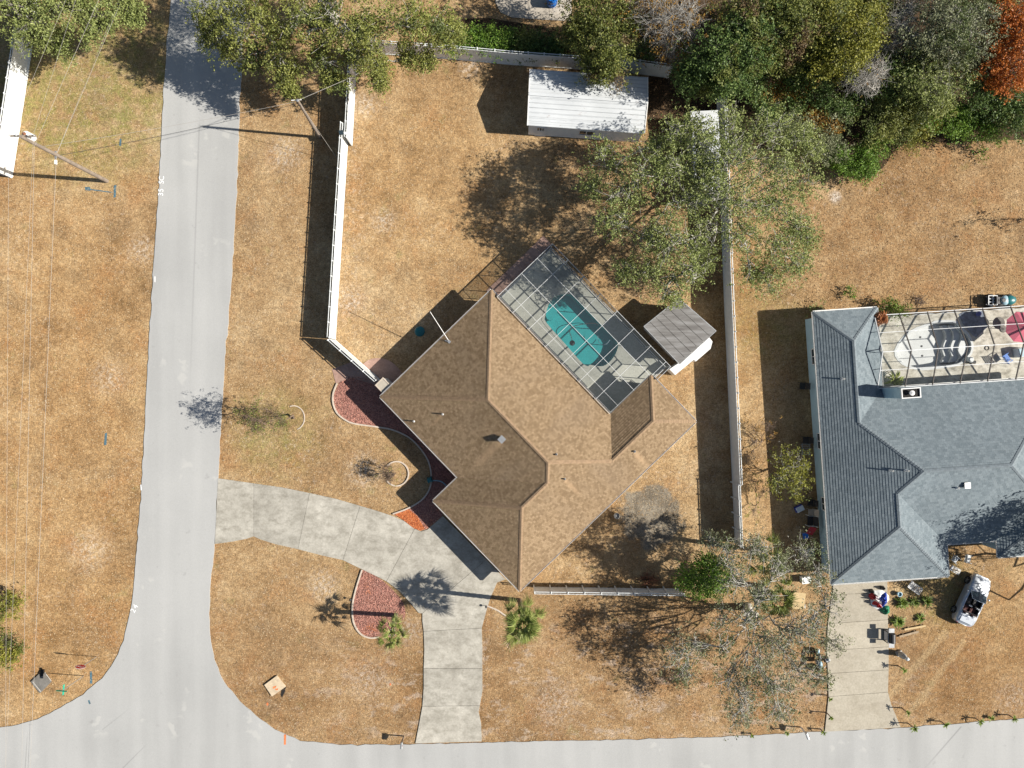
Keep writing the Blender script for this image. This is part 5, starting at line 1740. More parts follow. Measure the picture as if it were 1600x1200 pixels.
for lb, a, b in (('longer pale lumber board on the grass beside the grill', (1412, 983), (1445, 977)), ('shorter dark lumber board on the grass beside the grill', (1404, 994), (1434, 986))):
    A, Bv = P(*a), P(*b)
    bd = thing('lumber_board', lb, 'board', A.lerp(Bv, 0.5))
    part('board', 'lumber' if 'pale' in lb else 'board', bd, lambda g: g.beam(A + Vector((0, 0, 0.12)), Bv + Vector((0, 0, 0.12)), 0.16, 0.05))
    part('bearer', 'board', bd, lambda g: (g.box(A.lerp(Bv, 0.2) + Vector((0, 0, 0.04)), (0.1, 0.3, 0.09)), g.box(A.lerp(Bv, 0.8) + Vector((0, 0, 0.04)), (0.1, 0.3, 0.09))))
ply = thing('plywood_sheet', 'yellow plywood sheet propped on blocks under the mossy oak', 'board', P(1248, 938))
part('sheet', 'lumber', ply, lambda g: g.prism(px_poly([(1240, 925), (1259, 927), (1256, 952), (1237, 951)], 0.4), 0.40, 0.43, bottom=True))
part('block', 'stone', ply, lambda g: [g.box(P(x, y) + Vector((0, 0, 0.2)), (0.3, 0.3, 0.4)) for x, y in ((1243, 931), (1253, 945))])

# motorcycle on the grass
mb = P(1275, 1029)
mo = thing('motorcycle', 'blue-grey motorcycle parked beside the pale drive', 'motorcycle', mb)
md_ = Vector((0.10, -1, 0)).normalized(); ms = Vector((-md_.y, md_.x, 0))
mp = lambda f, s, zz: mb + md_ * f + ms * s + Vector((0, 0, zz))
for nm, f in (('front', 0.72), ('rear', -0.66)):
    w_ = part('wheel', 'rubber', mo, lambda g: g.tube([mp(f, -0.06, 0.32), mp(f, 0.06, 0.32)], 0.32, 18))
    part('rim', 'metalgrey', w_, lambda g: g.tube([mp(f, -0.066, 0.32), mp(f, 0.066, 0.32)], 0.2, 14))
part('frame', 'dark', mo, lambda g: (g.tube([mp(0.72, 0.1, 0.32), mp(0.45, 0.1, 0.95)], 0.03, 6), g.tube([mp(0.72, -0.1, 0.32), mp(0.45, -0.1, 0.95)], 0.03, 6), g.tube([mp(-0.66, 0.1, 0.34), mp(0.1, 0.1, 0.42), mp(0.4, 0, 0.85)], 0.03, 6), g.tube([mp(-0.66, -0.1, 0.34), mp(0.1, -0.1, 0.42)], 0.03, 6)))
part('engine', 'metalgrey', mo, lambda g: g.box(mp(0.08, 0, 0.42), (0.34, 0.42, 0.34), math.atan2(md_.y, md_.x)))
part('fuel_tank', 'hose', mo, lambda g: g.ball(mp(0.2, 0, 0.82), (0.17, 0.32, 0.15)), True)
part('seat', 'dark', mo, lambda g: g.ball(mp(-0.32, 0, 0.78), (0.15, 0.40, 0.09)), True)
part('rear_fender', 'hose', mo, lambda g: g.ball(mp(-0.74, 0, 0.66), (0.11, 0.26, 0.07)), True)
part('front_fender', 'metalgrey', mo, lambda g: g.ball(mp(0.74, 0, 0.66), (0.08, 0.24, 0.05)), True)
part('handlebar', 'metalgrey', mo, lambda g: g.tube([mp(0.25, -0.38, 1.02), mp(0.42, -0.15, 1.05), mp(0.42, 0.15, 1.05), mp(0.25, 0.38, 1.02)], 0.02, 6))
part('headlight', 'white', mo, lambda g: g.ball(mp(0.55, 0, 0.92), 0.1))
part('exhaust', 'white', mo, lambda g: g.tube([mp(0.2, 0.18, 0.3), mp(-0.3, 0.2, 0.26), mp(-0.9, 0.22, 0.32)], 0.05, 8))
bx = P(1291, 1029)
bo = thing('engine_part', 'small grey machine block on the drive edge by the motorcycle', 'machine part', bx)
part('block', 'metalgrey', bo, lambda g: (g.box(bx + Vector((0, 0, 0.2)), (0.35, 0.3, 0.25), 0.5), g.lathe(bx + Vector((0.05, 0.02, 0.3)), [(0.1, 0), (0.12, 0.12), (0.05, 0.16)], 10)))
part('foot', 'dark', bo, lambda g: (g.box(bx + Vector((0.1, -0.2, 0.11)), (0.28, 0.16, 0.06), 0.5), g.box(bx + Vector((0, 0, 0.04)), (0.3, 0.26, 0.1), 0.5)))

# lawn chairs and bits by the walls
def lounge(label, at, rz, mat='whitepaint', L=1.3, w=0.6):
    b = P(*at)
    root = thing('folding_lounger', label, 'lounger', b, None, rz)
    ORI[root.name] = Vector((0, 0, 0))
    for y in (-1, 1):
        G().tube([(-L / 2, y * w / 2, 0.62), (-0.15, y * w / 2, 0.36), (L / 2, y * w / 2, 0.36)], 0.022, 6).build('side_rail', mat, root)
    g = G()
    for k in range(12):
        s = k / 11
        x = -L / 2 + L * s
        zz = 0.36 if x > -0.15 else 0.36 + 0.26 * (-0.15 - x) / (L / 2 - 0.15)
        g.box((x, 0, zz + 0.01), (0.05, w, 0.015))
    g.build('webbing', mat, root)
    for x in (-0.3, 0.4):
        G().tube([(x, -w / 2, 0.36), (x + 0.05, -w / 2, 0.0), (x + 0.05, w / 2, 0.0), (x, w / 2, 0.36)], 0.02, 6).build('leg', mat, root)
    ORI[root.name] = b
    return root


lounge('white folding lounger standing below the grey roof by the front wall', (1425, 916), math.radians(-35))
patio_chair('plastic_chair', 'white plastic chair nearer the wall in the front nook next door', P(1487, 872), math.radians(-40), 'white')
patio_chair('plastic_chair', 'white plastic chair nearer the car in the front nook next door', P(1507, 871), math.radians(-12), 'white', w=0.62)
lounge('folded metal lounger lying below the front nook chairs', (1487, 888), math.radians(-30), 'metalgrey', 1.0, 0.45)
pp = P(1403, 927)
pl_ = thing('planter_pot', 'small pale teal plant pot near the front wall next door', 'pot', pp)
part('pot', 'hose', pl_, lambda g: g.lathe(pp, [(0.13, 0), (0.2, 0.3), (0.22, 0.32), (0.17, 0.33), (0.16, 0.2)], 12))
for lb, at, rz, m_ in (('topmost black chair along the side wall under the eave', (1251, 603), 3.1, 'dark'), ('black chair above the slatted bench on the side wall', (1256, 687), 3.1, 'dark'),
                       ('upper black chair between the bush and the white chair', (1263, 784), 3.1, 'dark'), ('cream plastic chair in the row on the side wall', (1264, 799), 3.1, 'kerbing')):
    patio_chair('plastic_chair', lb, P(*at), rz, m_)
patio_chair('plastic_chair', 'wide metal framed chair in the row above the red cloth', P(1263, 812), 3.1, 'white', w=0.85, seat='dark')
bs = P(1256, 701)
be = thing('garden_bench', 'slatted metal bench against the side wall above the bush', 'bench', bs)
for k in range(6): part('slat', 'metalgrey', be, lambda g: g.box(bs + Vector((0, 0.42 - 0.17 * k, 0.45)), (0.75, 0.05, 0.03)))
for x in (-0.3, 0.3):
    part('leg', 'metalgrey', be, lambda g: (g.box(bs + Vector((x, 0.35, 0.22)), (0.05, 0.05, 0.44)), g.box(bs + Vector((x, -0.35, 0.22)), (0.05, 0.05, 0.44))))
    part('rail', 'metalgrey', be, lambda g: g.box(bs + Vector((x, 0, 0.42)), (0.04, 1.0, 0.03)))
cl = P(1247, 794)
co = thing('cooler', 'pale lidded cooler box on the shaded side strip', 'cooler', cl)
part('box', 'royal', co, lambda g: g.box(cl + Vector((0, 0, 0.2)), (0.66, 0.44, 0.4), 0.45))
part('lid', 'white', co, lambda g: g.box(cl + Vector((0, 0, 0.43)), (0.64, 0.42, 0.07), 0.45))
rc = thing('beach_chair', 'red and blue cloth folding chair on the shaded side strip', 'chair', P(1258, 831))
part('backrest', 'red', rc, lambda g: g.beam(P(1261, 833) + Vector((0, 0, 0.4)), P(1265, 821) + Vector((0, 0, 0.85)), 0.55, 0.03))
part('seat', 'blue', rc, lambda g: g.beam(P(1252, 837) + Vector((0, 0, 0.34)), P(1260, 835) + Vector((0, 0, 0.38)), 0.5, 0.03))
part('leg', 'metalgrey', rc, lambda g: (g.tube([P(1251, 833), P(1262, 829) + Vector((0, 0, 0.6))], 0.02, 6), g.tube([P(1254, 842), P(1266, 837) + Vector((0, 0, 0.6))], 0.02, 6), g.tube([P(1264, 838), P(1252, 836) + Vector((0, 0, 0.36))], 0.02, 6)))
wb = P(1264, 862)
wt = thing('white_tub', 'white tub below the red cloth chair on the side strip', 'tub', wb)
part('tub', 'white', wt, lambda g: g.lathe(wb, [(0.2, 0), (0.28, 0.35), (0.3, 0.36), (0.24, 0.36), (0.2, 0.12)], 14, 1.0, 1.3))
wb2 = P(1256, 904)
wt2 = thing('storage_box', 'white storage box near the lower end of the side strip', 'box', wb2)
part('box', 'white', wt2, lambda g: g.box(wb2 + Vector((0, 0, 0.25)), (0.7, 0.5, 0.5), 0.1))
part('lid', 'whitepaint', wt2, lambda g: g.box(wb2 + Vector((0, 0, 0.53)), (0.76, 0.56, 0.06), 0.1))

# utility cart above the cage
uc = P(1556, 471)
ut = thing('garden_cart', 'small teal and white ride-on cart parked above the screen cage', 'cart', uc)
ud = Vector((1, 0.02, 0)); uz = lambda x, y, zz: uc + Vector((x, y, zz))
part('chassis', 'dark', ut, lambda g: g.box(uz(0, 0, 0.32), (2.2, 0.75, 0.14)))
part('hood', 'teal', ut, lambda g: g.ball(uz(0.75, 0.05, 0.62), (0.55, 0.42, 0.26)), True)
part('stripe', 'hose', ut, lambda g: g.ball(uz(0.30, 0.02, 0.66), (0.38, 0.43, 0.20)), True)
part('seat', 'dark', ut, lambda g: (g.box(uz(-0.3, 0, 0.6), (0.45, 0.6, 0.14)), g.box(uz(-0.55, 0, 0.82), (0.12, 0.6, 0.4))))
part('rack', 'white', ut, lambda g: [g.beam(uz(-1.15, y, 0.75), uz(-0.4, y, 0.75), 0.05, 0.05) for y in (-0.4, -0.13, 0.13, 0.4)] + [g.beam(uz(x, -0.42, 0.76), uz(x, 0.42, 0.76), 0.06, 0.05) for x in (-1.12, -0.75, -0.42)])
for x, y in ((0.8, 0.45), (0.8, -0.45), (-0.75, 0.45), (-0.75, -0.45)):
    w_ = part('wheel', 'rubber', ut, lambda g: g.tube([uz(x, y - 0.1, 0.28), uz(x, y + 0.1, 0.28)], 0.28, 14))
part('steering_wheel', 'dark', ut, lambda g: g.lathe(uz(0.02, 0, 0.95), [(0.17, 0), (0.18, 0.02), (0.13, 0.03)], 14))

# things in the cage next door
um = P(1597, 511, 2.3)
pu = thing('parasol', 'pink parasol open over the deck of the empty pool', 'parasol', (um.x, um.y, 0.09))
n8 = 8
rim = [um + Vector((1.32 * math.cos(2 * math.pi * k / n8 + 0.3), 1.32 * math.sin(2 * math.pi * k / n8 + 0.3), -0.1)) for k in range(n8)]
apex = um + Vector((0, 0, 0.42))
for k in range(n8):
    G().add([apex, rim[k], rim[(k + 1) % n8]], [(0, 1, 2)]).build('canopy_panel', 'pink', pu)
    G().tube([apex - Vector((0, 0, 0.03)), rim[k] - Vector((0, 0, 0.03))], 0.012, 5).build('rib', 'dark', pu)
part('pole', 'whitepaint', pu, lambda g: g.tube([(um.x, um.y, 0.09), um + Vector((0, 0, 0.48))], 0.025, 8))
part('base', 'basin', pu, lambda g: g.lathe((um.x, um.y, 0.09), [(0.3, 0), (0.28, 0.06), (0.05, 0.12)], 14))
rt = P(1551, 506)
rtab = thing('round_table', 'small round grey table under the cage beside the rug', 'table', (rt.x, rt.y, 0.09))
part('top', 'basin', rtab, lambda g: g.lathe((rt.x, rt.y, 0.74), [(0.5, 0), (0.52, 0.02), (0.5, 0.035)], 20))
for k in range(3):
    part('leg', 'dark', rtab, lambda g: g.tube([(rt.x + 0.35 * math.cos(k * 2.1), rt.y + 0.35 * math.sin(k * 2.1), 0.09), (rt.x, rt.y, 0.74)], 0.02, 6))
rug = P(1521, 505)
rg = thing('rug', 'mottled grey-blue rug on the cream deck', 'rug', (rug.x, rug.y, 0.09))
part('rug', 'navytarp', rg, lambda g: g.prism(px_poly([(1497, 491), (1503, 488), (1533, 486), (1537, 490), (1543, 510), (1524, 527), (1519, 524), (1503, 506)]), 0.091, 0.115))
bb = P(1525, 491)
ba = thing('ball', 'dark blue ball on the mottled rug', 'ball', (bb.x, bb.y, 0.11))
part('ball', 'royal', ba, lambda g: g.ball((bb.x, bb.y, 0.33), 0.22, 14, 10), True)
fc = P(1566, 560)
patio_chair('folding_chair', 'bright blue framed folding chair on the cream deck', Vector((fc.x, fc.y, 0.09)), 0.6, 'blue', w=0.7)
fl = P(1588, 551)
ft = thing('lidded_bin', 'white and pale teal bin beside the blue chair', 'bin', (fl.x, fl.y, 0.09))
part('bin', 'white', ft, lambda g: g.box((fl.x, fl.y, 0.45), (0.7, 0.75, 0.7), 0.2))
part('lid', 'hose', ft, lambda g: g.box((fl.x, fl.y, 0.83), (0.62, 0.68, 0.06), 0.2))
dp = P(1541, 544)
rn = thing('drain_ring', 'dark ring lying on the cream deck', 'ring', (dp.x, dp.y, 0.09))
part('ring', 'dark', rn, lambda g: g.tube([(dp.x + 0.17 * math.cos(a), dp.y + 0.17 * math.sin(a), 0.12) for a in [k * math.pi / 8 for k in range(17)]], 0.03, 6))
wp = P(1512, 562)
wpp = thing('pool_pump', 'white and black pump unit beside the empty pool', 'pump', (wp.x, wp.y, 0.09))
part('housing', 'white', wpp, lambda g: g.lathe((wp.x, wp.y, 0.09), [(0.22, 0), (0.24, 0.35), (0.15, 0.45)], 12))
part('motor', 'dark', wpp, lambda g: g.tube([(wp.x - 0.1, wp.y - 0.2, 0.3), (wp.x + 0.45, wp.y - 0.22, 0.3)], 0.13, 10))

# ------------------------------------------------------------------ convertible
cp = P(1512, 934, 0.0)
ca = math.atan2(71, 33)
car = thing('convertible_car', 'silver convertible with its top down on the lawn', 'car', cp, None, ca)
ORI[car.name] = Vector((0, 0, 0))
st = [  # x, half width, sill z, shoulder z, top z, cockpit?
    (-2.18, 0.62, 0.42, 0.60, 0.72, 0), (-2.10, 0.74, 0.32, 0.66, 0.86, 0), (-1.85, 0.83, 0.27, 0.72, 0.97, 0), (-1.45, 0.87, 0.25, 0.76, 1.00, 0), (-1.16, 0.88, 0.25, 0.78, 1.00, 0),
    (-1.15, 0.88, 0.25, 0.78, 0.98, 1), (-0.6, 0.89, 0.25, 0.79, 0.97, 1), (0.0, 0.89, 0.25, 0.79, 0.96, 1), (0.52, 0.88, 0.25, 0.79, 0.98, 1),
    (0.53, 0.88, 0.25, 0.79, 1.0, 0), (0.85, 0.88, 0.25, 0.78, 0.98, 0), (1.35, 0.86, 0.26, 0.74, 0.92, 0), (1.8, 0.80, 0.28, 0.67, 0.82, 0), (2.05, 0.70, 0.32, 0.6, 0.70, 0), (2.16, 0.56, 0.4, 0.52, 0.58, 0)]
vs = []; fs = []
for x, w, zs, zm, zt, cpit in st:
    half = [(w * 0.97, zs), (w, (zs + zm) / 2), (w * 0.985, zm), (w * 0.90, zt - 0.035), (w * 0.80, zt)] + ([(w * 0.76, zt - 0.02), (w * 0.74, 0.42), (0.0, 0.40)] if cpit else [(w * 0.6, zt + 0.022), (w * 0.3, zt + 0.035), (0.0, zt + 0.04)])
    row = [(x, -y, zz) for y, zz in half] + [(x, y, zz) for y, zz in reversed(half[:-1])]
    vs += row
m_ = 15
for i in range(len(st) - 1):
    for k in range(m_ - 1):
        fs.append((i * m_ + k, i * m_ + k + 1, (i + 1) * m_ + k + 1, (i + 1) * m_ + k))
fs.append(tuple(range(m_))); fs.append(tuple((len(st) - 1) * m_ + k for k in reversed(range(m_))))
body = G().add(vs, [f[::-1] for f in fs]).build('body', 'silver', car, True)
part('cabin_tub', 'interior', car, lambda g: (g.box((-0.31, 0, 0.45), (1.62, 1.26, 0.06)), g.box((-0.31, 0.655, 0.70), (1.6, 0.03, 0.5)), g.box((-0.31, -0.655, 0.70), (1.6, 0.03, 0.5)), g.box((0.40, 0, 0.82), (0.3, 1.28, 0.28)), g.box((-1.08, 0, 0.76), (0.12, 1.28, 0.42))))
for x, mt_ in ((-0.15, 'interior'), (-0.85, 'seatred')):
    for y in (-0.34, 0.34):
        s_ = part('seat', mt_, car, lambda g: (g.box((x, y, 0.58), (0.5, 0.48, 0.2)), g.box((x - 0.28, y, 0.86), (0.14, 0.46, 0.5), 0, Matrix.Rotation(-0.22, 3, 'Y'))))
        part('headrest', 'metalgrey', s_, lambda g: g.box((x - 0.35, y, 1.13), (0.1, 0.26, 0.16)))
part('steering_wheel', 'dark', car, lambda g: g.tube([(0.2, 0.34 + 0.17 * math.cos(a), 0.92 + 0.17 * math.sin(a)) for a in [k * math.pi / 8 for k in range(17)]], 0.018, 6))
ws = part('windshield_frame', 'silver', car, lambda g: (g.tube([(0.72, -0.70, 0.98), (0.16, -0.60, 1.34), (0.12, 0, 1.37), (0.16, 0.60, 1.34), (0.72, 0.70, 0.98)], 0.032, 6), g.tube([(0.72, -0.7, 0.98), (0.86, 0, 1.0), (0.72, 0.7, 0.98)], 0.03, 6)))
part('windshield_glass', 'glass', ws, lambda g: g.add([(0.72, -0.69, 0.985), (0.86, 0, 1.01), (0.72, 0.69, 0.985), (0.17, 0.59, 1.335), (0.13, 0, 1.365), (0.17, -0.59, 1.335)], [(0, 1, 4, 5), (1, 2, 3, 4)]))
for x, y in ((1.34, 0.80), (1.34, -0.80), (-1.36, 0.80), (-1.36, -0.80)):
    sgn = 1 if y > 0 else -1
    w_ = part('wheel', 'rubber', car, lambda g: g.tube([(x, y - 0.10, 0.32), (x, y + 0.12 * sgn + 0.0, 0.32)] if sgn > 0 else [(x, y + 0.10, 0.32), (x, y - 0.12, 0.32)], 0.33, 20))
    part('rim', 'metalgrey', w_, lambda g: [g.tube([(x, y + 0.115 * sgn, 0.32), (x, y + 0.128 * sgn, 0.32)], 0.08, 10)] + [g.beam((x, y + 0.124 * sgn, 0.32), (x + 0.22 * math.cos(a), y + 0.124 * sgn, 0.32 + 0.22 * math.sin(a)), 0.02, 0.05) for a in [k * 1.2566 for k in range(5)]])
for y in (-0.56, 0.56):
    part('headlight', 'white', car, lambda g: g.ball((1.98, y, 0.66), (0.12, 0.16, 0.06)), True)
    part('tail_light', 'red', car, lambda g: g.box((-2.13, y, 0.72), (0.06, 0.26, 0.1), 0.25 if y < 0 else -0.25))
    part('mirror', 'silver', car, lambda g: g.ball((0.55, y * 1.72, 1.02), (0.07, 0.11, 0.07)), True)
    part('door', 'silver', car, lambda g: g.box((-0.1, y * 1.592, 0.60), (1.15, 0.018, 0.42)))
part('trunk_lid', 'silver', car, lambda g: g.box((-1.62, 0, 1.028), (0.66, 1.10, 0.022)))
part('top_cover', 'dark', car, lambda g: g.box((-1.22, 0, 1.035), (0.10, 1.2, 0.03)))
part('number_plate', 'white', car, lambda g: g.box((-2.2, 0, 0.62), (0.02, 0.3, 0.14)))
ORI[car.name] = cp


# ------------------------------------------------------------------ trees and plants
W_ = 'trees behind the fence'
tree('live_oak', 'spreading live oak overhanging the street and fence at the top left', 'tree', (520, 30),
     [(345, 18, 36, 7.5), (330, 52, 22, 6), (395, 30, 42, 8), (365, 85, 20, 5.2), (395, 92, 20, 5.5), (430, 70, 26, 7), (445, 112, 24, 5.6), (455, 142, 12, 5), (480, 50, 40, 8.5), (505, 100, 22, 6.5), (528, 128, 17, 5.5), (540, 40, 42, 9), (560, 92, 26, 7),
      (590, 130, 15, 5), (580, 60, 34, 8.5), (595, 100, 16, 5.8), (630, 35, 42, 8.5), (640, 92, 16, 5.2), (670, 95, 14, 5.2), (690, 40, 32, 7.5), (705, 62, 20, 6.5), (450, -40, 60, 9), (560, -40, 60, 9), (360, -45, 50, 8), (650, -45, 50, 8)],
     'oakgreen', 'barkpale', dens=120, size=0.18, trunk_r=0.45, seed=11, twig_k=1.6)
tree('live_oak', 'broad live oak at the top left corner above the cables', 'tree', (95, -25),
     [(20, 20, 42, 7), (70, 30, 36, 7), (110, 15, 36, 7.5), (60, 62, 16, 5), (95, 70, 16, 4.5), (150, 25, 32, 7), (150, 52, 16, 5.5), (190, 12, 26, 6.5), (210, 25, 14, 6), (0, -40, 60, 8), (100, -50, 60, 8)], 'oak', 'bark', dens=100, size=0.19, trunk_r=0.42, seed=12)
tree('live_oak', 'big sparse live oak over the east fence above the pool cage', 'tree', (1098, 312),
     [(945, 258, 26, 6.3), (925, 292, 17, 6), (965, 300, 34, 7.2), (960, 345, 28, 6.8), (1000, 372, 30, 7), (975, 420, 15, 6), (1015, 232, 24, 7), (1010, 275, 30, 8), (1050, 215, 26, 7.5), (1085, 190, 18, 7), (1060, 262, 26, 8.5), (1105, 225, 26, 8.5), (1150, 190, 32, 8),
      (1150, 245, 32, 9), (1200, 210, 34, 8), (1245, 218, 26, 7.2), (1270, 245, 20, 7), (1205, 265, 34, 9), (1250, 285, 28, 8), (1060, 325, 34, 8.5), (1045, 380, 34, 7.8), (1085, 372, 30, 8), (1075, 425, 28, 6.8), (1040, 445, 22, 6), (1055, 462, 12, 5.5), (1100, 410, 22, 6.5), (1008, 425, 20, 6),
      (1098, 250, 24, 8), (1085, 285, 20, 7), (1115, 280, 22, 8.5), (1125, 310, 28, 9), (1165, 325, 32, 9), (1215, 330, 34, 8.6), (1165, 385, 30, 8), (1215, 385, 30, 7.6), (1245, 350, 24, 7.2), (1240, 410, 24, 6.8), (1205, 430, 22, 6.4), (1175, 425, 18, 6.4), (1255, 375, 16, 6.6)],
     'oak', 'barkpale', dens=92, size=0.16, trunk_r=0.45, seed=13, grow=1.14, twig_k=2.3, spread=0.46, twigs=6, extra=('moss', 0.07, 0.2))
tree('live_oak', 'thin mossy oak with bare limbs in the front yard', 'tree', (1168, 948),
     [(1060, 1022, 26, 5.2), (1085, 1005, 18, 5.5), (1070, 1050, 14, 4.8), (1128, 1010, 16, 6), (1140, 1060, 24, 5.4), (1165, 1085, 30, 5.6), (1150, 1115, 22, 4.8), (1185, 1040, 26, 6.2), (1210, 1075, 30, 6), (1205, 1010, 22, 6.8), (1245, 1045, 26, 6), (1225, 1110, 22, 5),
      (1240, 985, 26, 6.8), (1270, 965, 24, 6.6), (1303, 1003, 13, 6.2), (1290, 940, 20, 6.4), (1275, 895, 22, 6.4), (1250, 865, 20, 6), (1215, 880, 24, 7), (1175, 855, 26, 7), (1135, 860, 22, 6.6), (1112, 845, 12, 6.2), (1145, 900, 26, 7.4), (1190, 925, 26, 7.6), (1165, 970, 18, 7), (1118, 965, 16, 6), (1285, 1060, 12, 5.4)],
     'oakgrey', 'barkpale', dens=58, size=0.15, trunk_r=0.30, seed=14, grow=1.15, twig_k=2.6, spread=0.5, twigs=8, extra=('moss', 0.4, 0.16))
tree('shade_tree', 'dense bright green tree at the end of the bottom fence', 'tree', (1085, 893),
     [(1085, 895, 24, 3.6), (1105, 905, 26, 4.4), (1120, 885, 20, 4.2), (1095, 925, 18, 3.4), (1125, 915, 20, 4), (1075, 912, 14, 3), (1110, 880, 14, 4.2)], 'green1', 'bark', dens=150, size=0.17, trunk_r=0.14, seed=15)
tree('young_tree', 'thin half bare young tree in the sunken ring by the street', 'tree', (459, 653),
     [(432, 650, 18, 3.0), (415, 662, 20, 4.0), (418, 640, 18, 4.2), (396, 655, 22, 4.6), (398, 672, 16, 3.8), (395, 638, 14, 4.4), (440, 662, 12, 2.4), (380, 652, 14, 4.6)], 'mixed', 'barkbrown', dens=42, size=0.12, trunk_r=0.08, seed=16, twigs=16, fork=0.2)
tree('bare_bush', 'leafless dark bush inside the cream edging ring', 'bush', (616, 740),
     [(598, 738, 16, 1.6), (607, 742, 14, 1.8), (602, 728, 12, 1.5), (606, 750, 12, 1.3)], 'yellow', 'barkbrown', dens=8, size=0.1, trunk_r=0.04, seed=17, twigs=22, fork=0.15)
tree('small_tree', 'yellow-green small tree close to the side wall of the grey-roofed house', 'tree', (1222, 735),
     [(1222, 712, 17, 3), (1240, 730, 20, 3.6), (1225, 748, 18, 3.2), (1252, 745, 15, 3.2), (1245, 762, 14, 2.8), (1258, 725, 10, 3), (1210, 762, 12, 2.2)], 'yellow', 'barkpale', dens=80, size=0.16, trunk_r=0.09, seed=18, extra=('moss', 0.25, 0.16))
tree('dead_shrub', 'brown leafless shrub beside the east fence', 'shrub', (1190, 690),
     [(1180, 668, 16, 1.2), (1200, 664, 14, 1.4), (1175, 690, 15, 1.1), (1170, 720, 14, 1.0), (1205, 680, 10, 1.3)], 'amber', 'barkbrown', dens=16, size=0.12, trunk_r=0.04, seed=19, twigs=18, fork=0.15)
tree('dead_shrub', 'greyish dry shrub below the yellow-green small tree', 'shrub', (1180, 790),
     [(1180, 752, 14, 0.8), (1195, 768, 14, 1.0), (1178, 800, 12, 0.8)], 'yellow', 'barkbrown', dens=25, size=0.12, trunk_r=0.03, seed=20, twigs=14, fork=0.15)
tree('shrub', 'upper yellow-green shrub at the left edge of the verge', 'shrub', (15, 940), [(8, 935, 16, 1.2), (14, 950, 16, 1.6), (0, 960, 16, 1.5), (22, 942, 8, 1.1)], 'yellow', 'barkbrown', dens=110, size=0.15, trunk_r=0.06, seed=21, fork=0.2)
tree('shrub', 'lower yellow-green shrub at the left edge of the verge', 'shrub', (15, 1005), [(6, 1000, 16, 1.4), (18, 1018, 16, 1.6), (8, 1032, 18, 1.8), (30, 1012, 8, 1.2), (0, 1015, 20, 1.9)], 'yellow', 'barkbrown', dens=110, size=0.15, trunk_r=0.06, seed=22, fork=0.2)

# the wood behind the back fence
tree('broadleaf_tree', 'leafy tree leaning over the back fence and the white shed roof', 'tree', (930, 55),
     [(915, 20, 30, 5), (950, 15, 34, 6), (975, 40, 20, 5.5), (925, 60, 26, 5), (955, 70, 30, 6), (925, 92, 18, 4.2), (950, 105, 20, 4.6), (935, 118, 8, 3.8), (900, 45, 16, 4), (930, -20, 40, 6)], 'mixed', 'bark', dens=130, size=0.18, trunk_r=0.2, seed=31, group=W_)
tree('bare_tree', 'nearly leafless brown tree at the top centre behind the fence', 'tree', (1030, 50), [(1020, 35, 34, 6), (1050, 25, 34, 7), (1080, 15, 30, 7), (1040, 70, 26, 5), (1010, -10, 34, 6.5), (1075, 50, 26, 6), (1055, 90, 20, 4)], 'amber', 'barkpale', dens=12, size=0.16, trunk_r=0.22, seed=32, twigs=18, group=W_)
tree('broadleaf_tree', 'deep green tree covering the end of the back fence', 'tree', (1120, 95),
     [(1075, 105, 22, 5), (1100, 80, 28, 6), (1095, 122, 22, 4.6), (1125, 115, 28, 5.5), (1140, 75, 32, 7), (1120, 135, 14, 4), (1155, 110, 26, 6), (1170, 75, 30, 7), (1142, 138, 10, 4), (1170, 40, 30, 7)], 'green2', 'bark', dens=150, size=0.19, trunk_r=0.26, seed=33, group=W_)
tree('broadleaf_tree', 'yellow-green tree at the top edge left of the bare thicket', 'tree', (1215, 60), [(1205, 30, 34, 7), (1235, 50, 30, 7), (1200, 75, 26, 6), (1245, 15, 30, 7), (1225, 90, 22, 5.4), (1160, 10, 34, 7), (1215, -20, 40, 7)], 'mixed', 'bark', dens=120, size=0.18, trunk_r=0.24, seed=34, group=W_)
tree('broadleaf_tree', 'sunlit yellow-green tree right of the deep green one', 'tree', (1310, 70), [(1300, 45, 30, 7), (1325, 65, 32, 7.5), (1345, 55, 24, 7), (1305, 90, 28, 6.5), (1290, 70, 22, 6.5), (1335, 95, 18, 5.5), (1360, 30, 20, 6.5), (1300, 108, 18, 5)], 'yellow', 'bark', dens=140, size=0.18, trunk_r=0.24, seed=35, group=W_)
tree('bare_tree', 'leafless thicket with pale fanned branches in the wood', 'tree', (1355, 95), [(1350, 118, 26, 6.6), (1375, 110, 22, 6.8), (1330, 128, 18, 6.0), (1362, 138, 16, 5.8)], 'amber', 'barkpale', dens=3, size=0.14, trunk_r=0.14, seed=36, twigs=26, group=W_, leafy=0.5, fork=0.25)
tree('bare_tree', 'greyish leafless tree at the top edge of the wood', 'tree', (1405, 45), [(1400, 35, 30, 6), (1415, 65, 24, 5.5), (1385, 70, 20, 5), (1420, 10, 26, 6)], 'oakgrey', 'barkpale', dens=16, size=0.15, trunk_r=0.18, seed=37, twigs=24, group=W_)
tree('broadleaf_tree', 'grey-green mossy tree left of the orange one', 'tree', (1490, 60), [(1460, 40, 30, 7), (1490, 25, 32, 7.5), (1510, 60, 28, 6.5), (1480, 75, 26, 6.4), (1450, 75, 22, 5.6), (1525, 30, 24, 6.8), (1470, 5, 30, 7), (1535, 80, 16, 5.4)], 'oakgrey', 'barkpale', dens=90, size=0.17, trunk_r=0.26, seed=38, extra=('moss', 0.2, 0.18), group=W_)
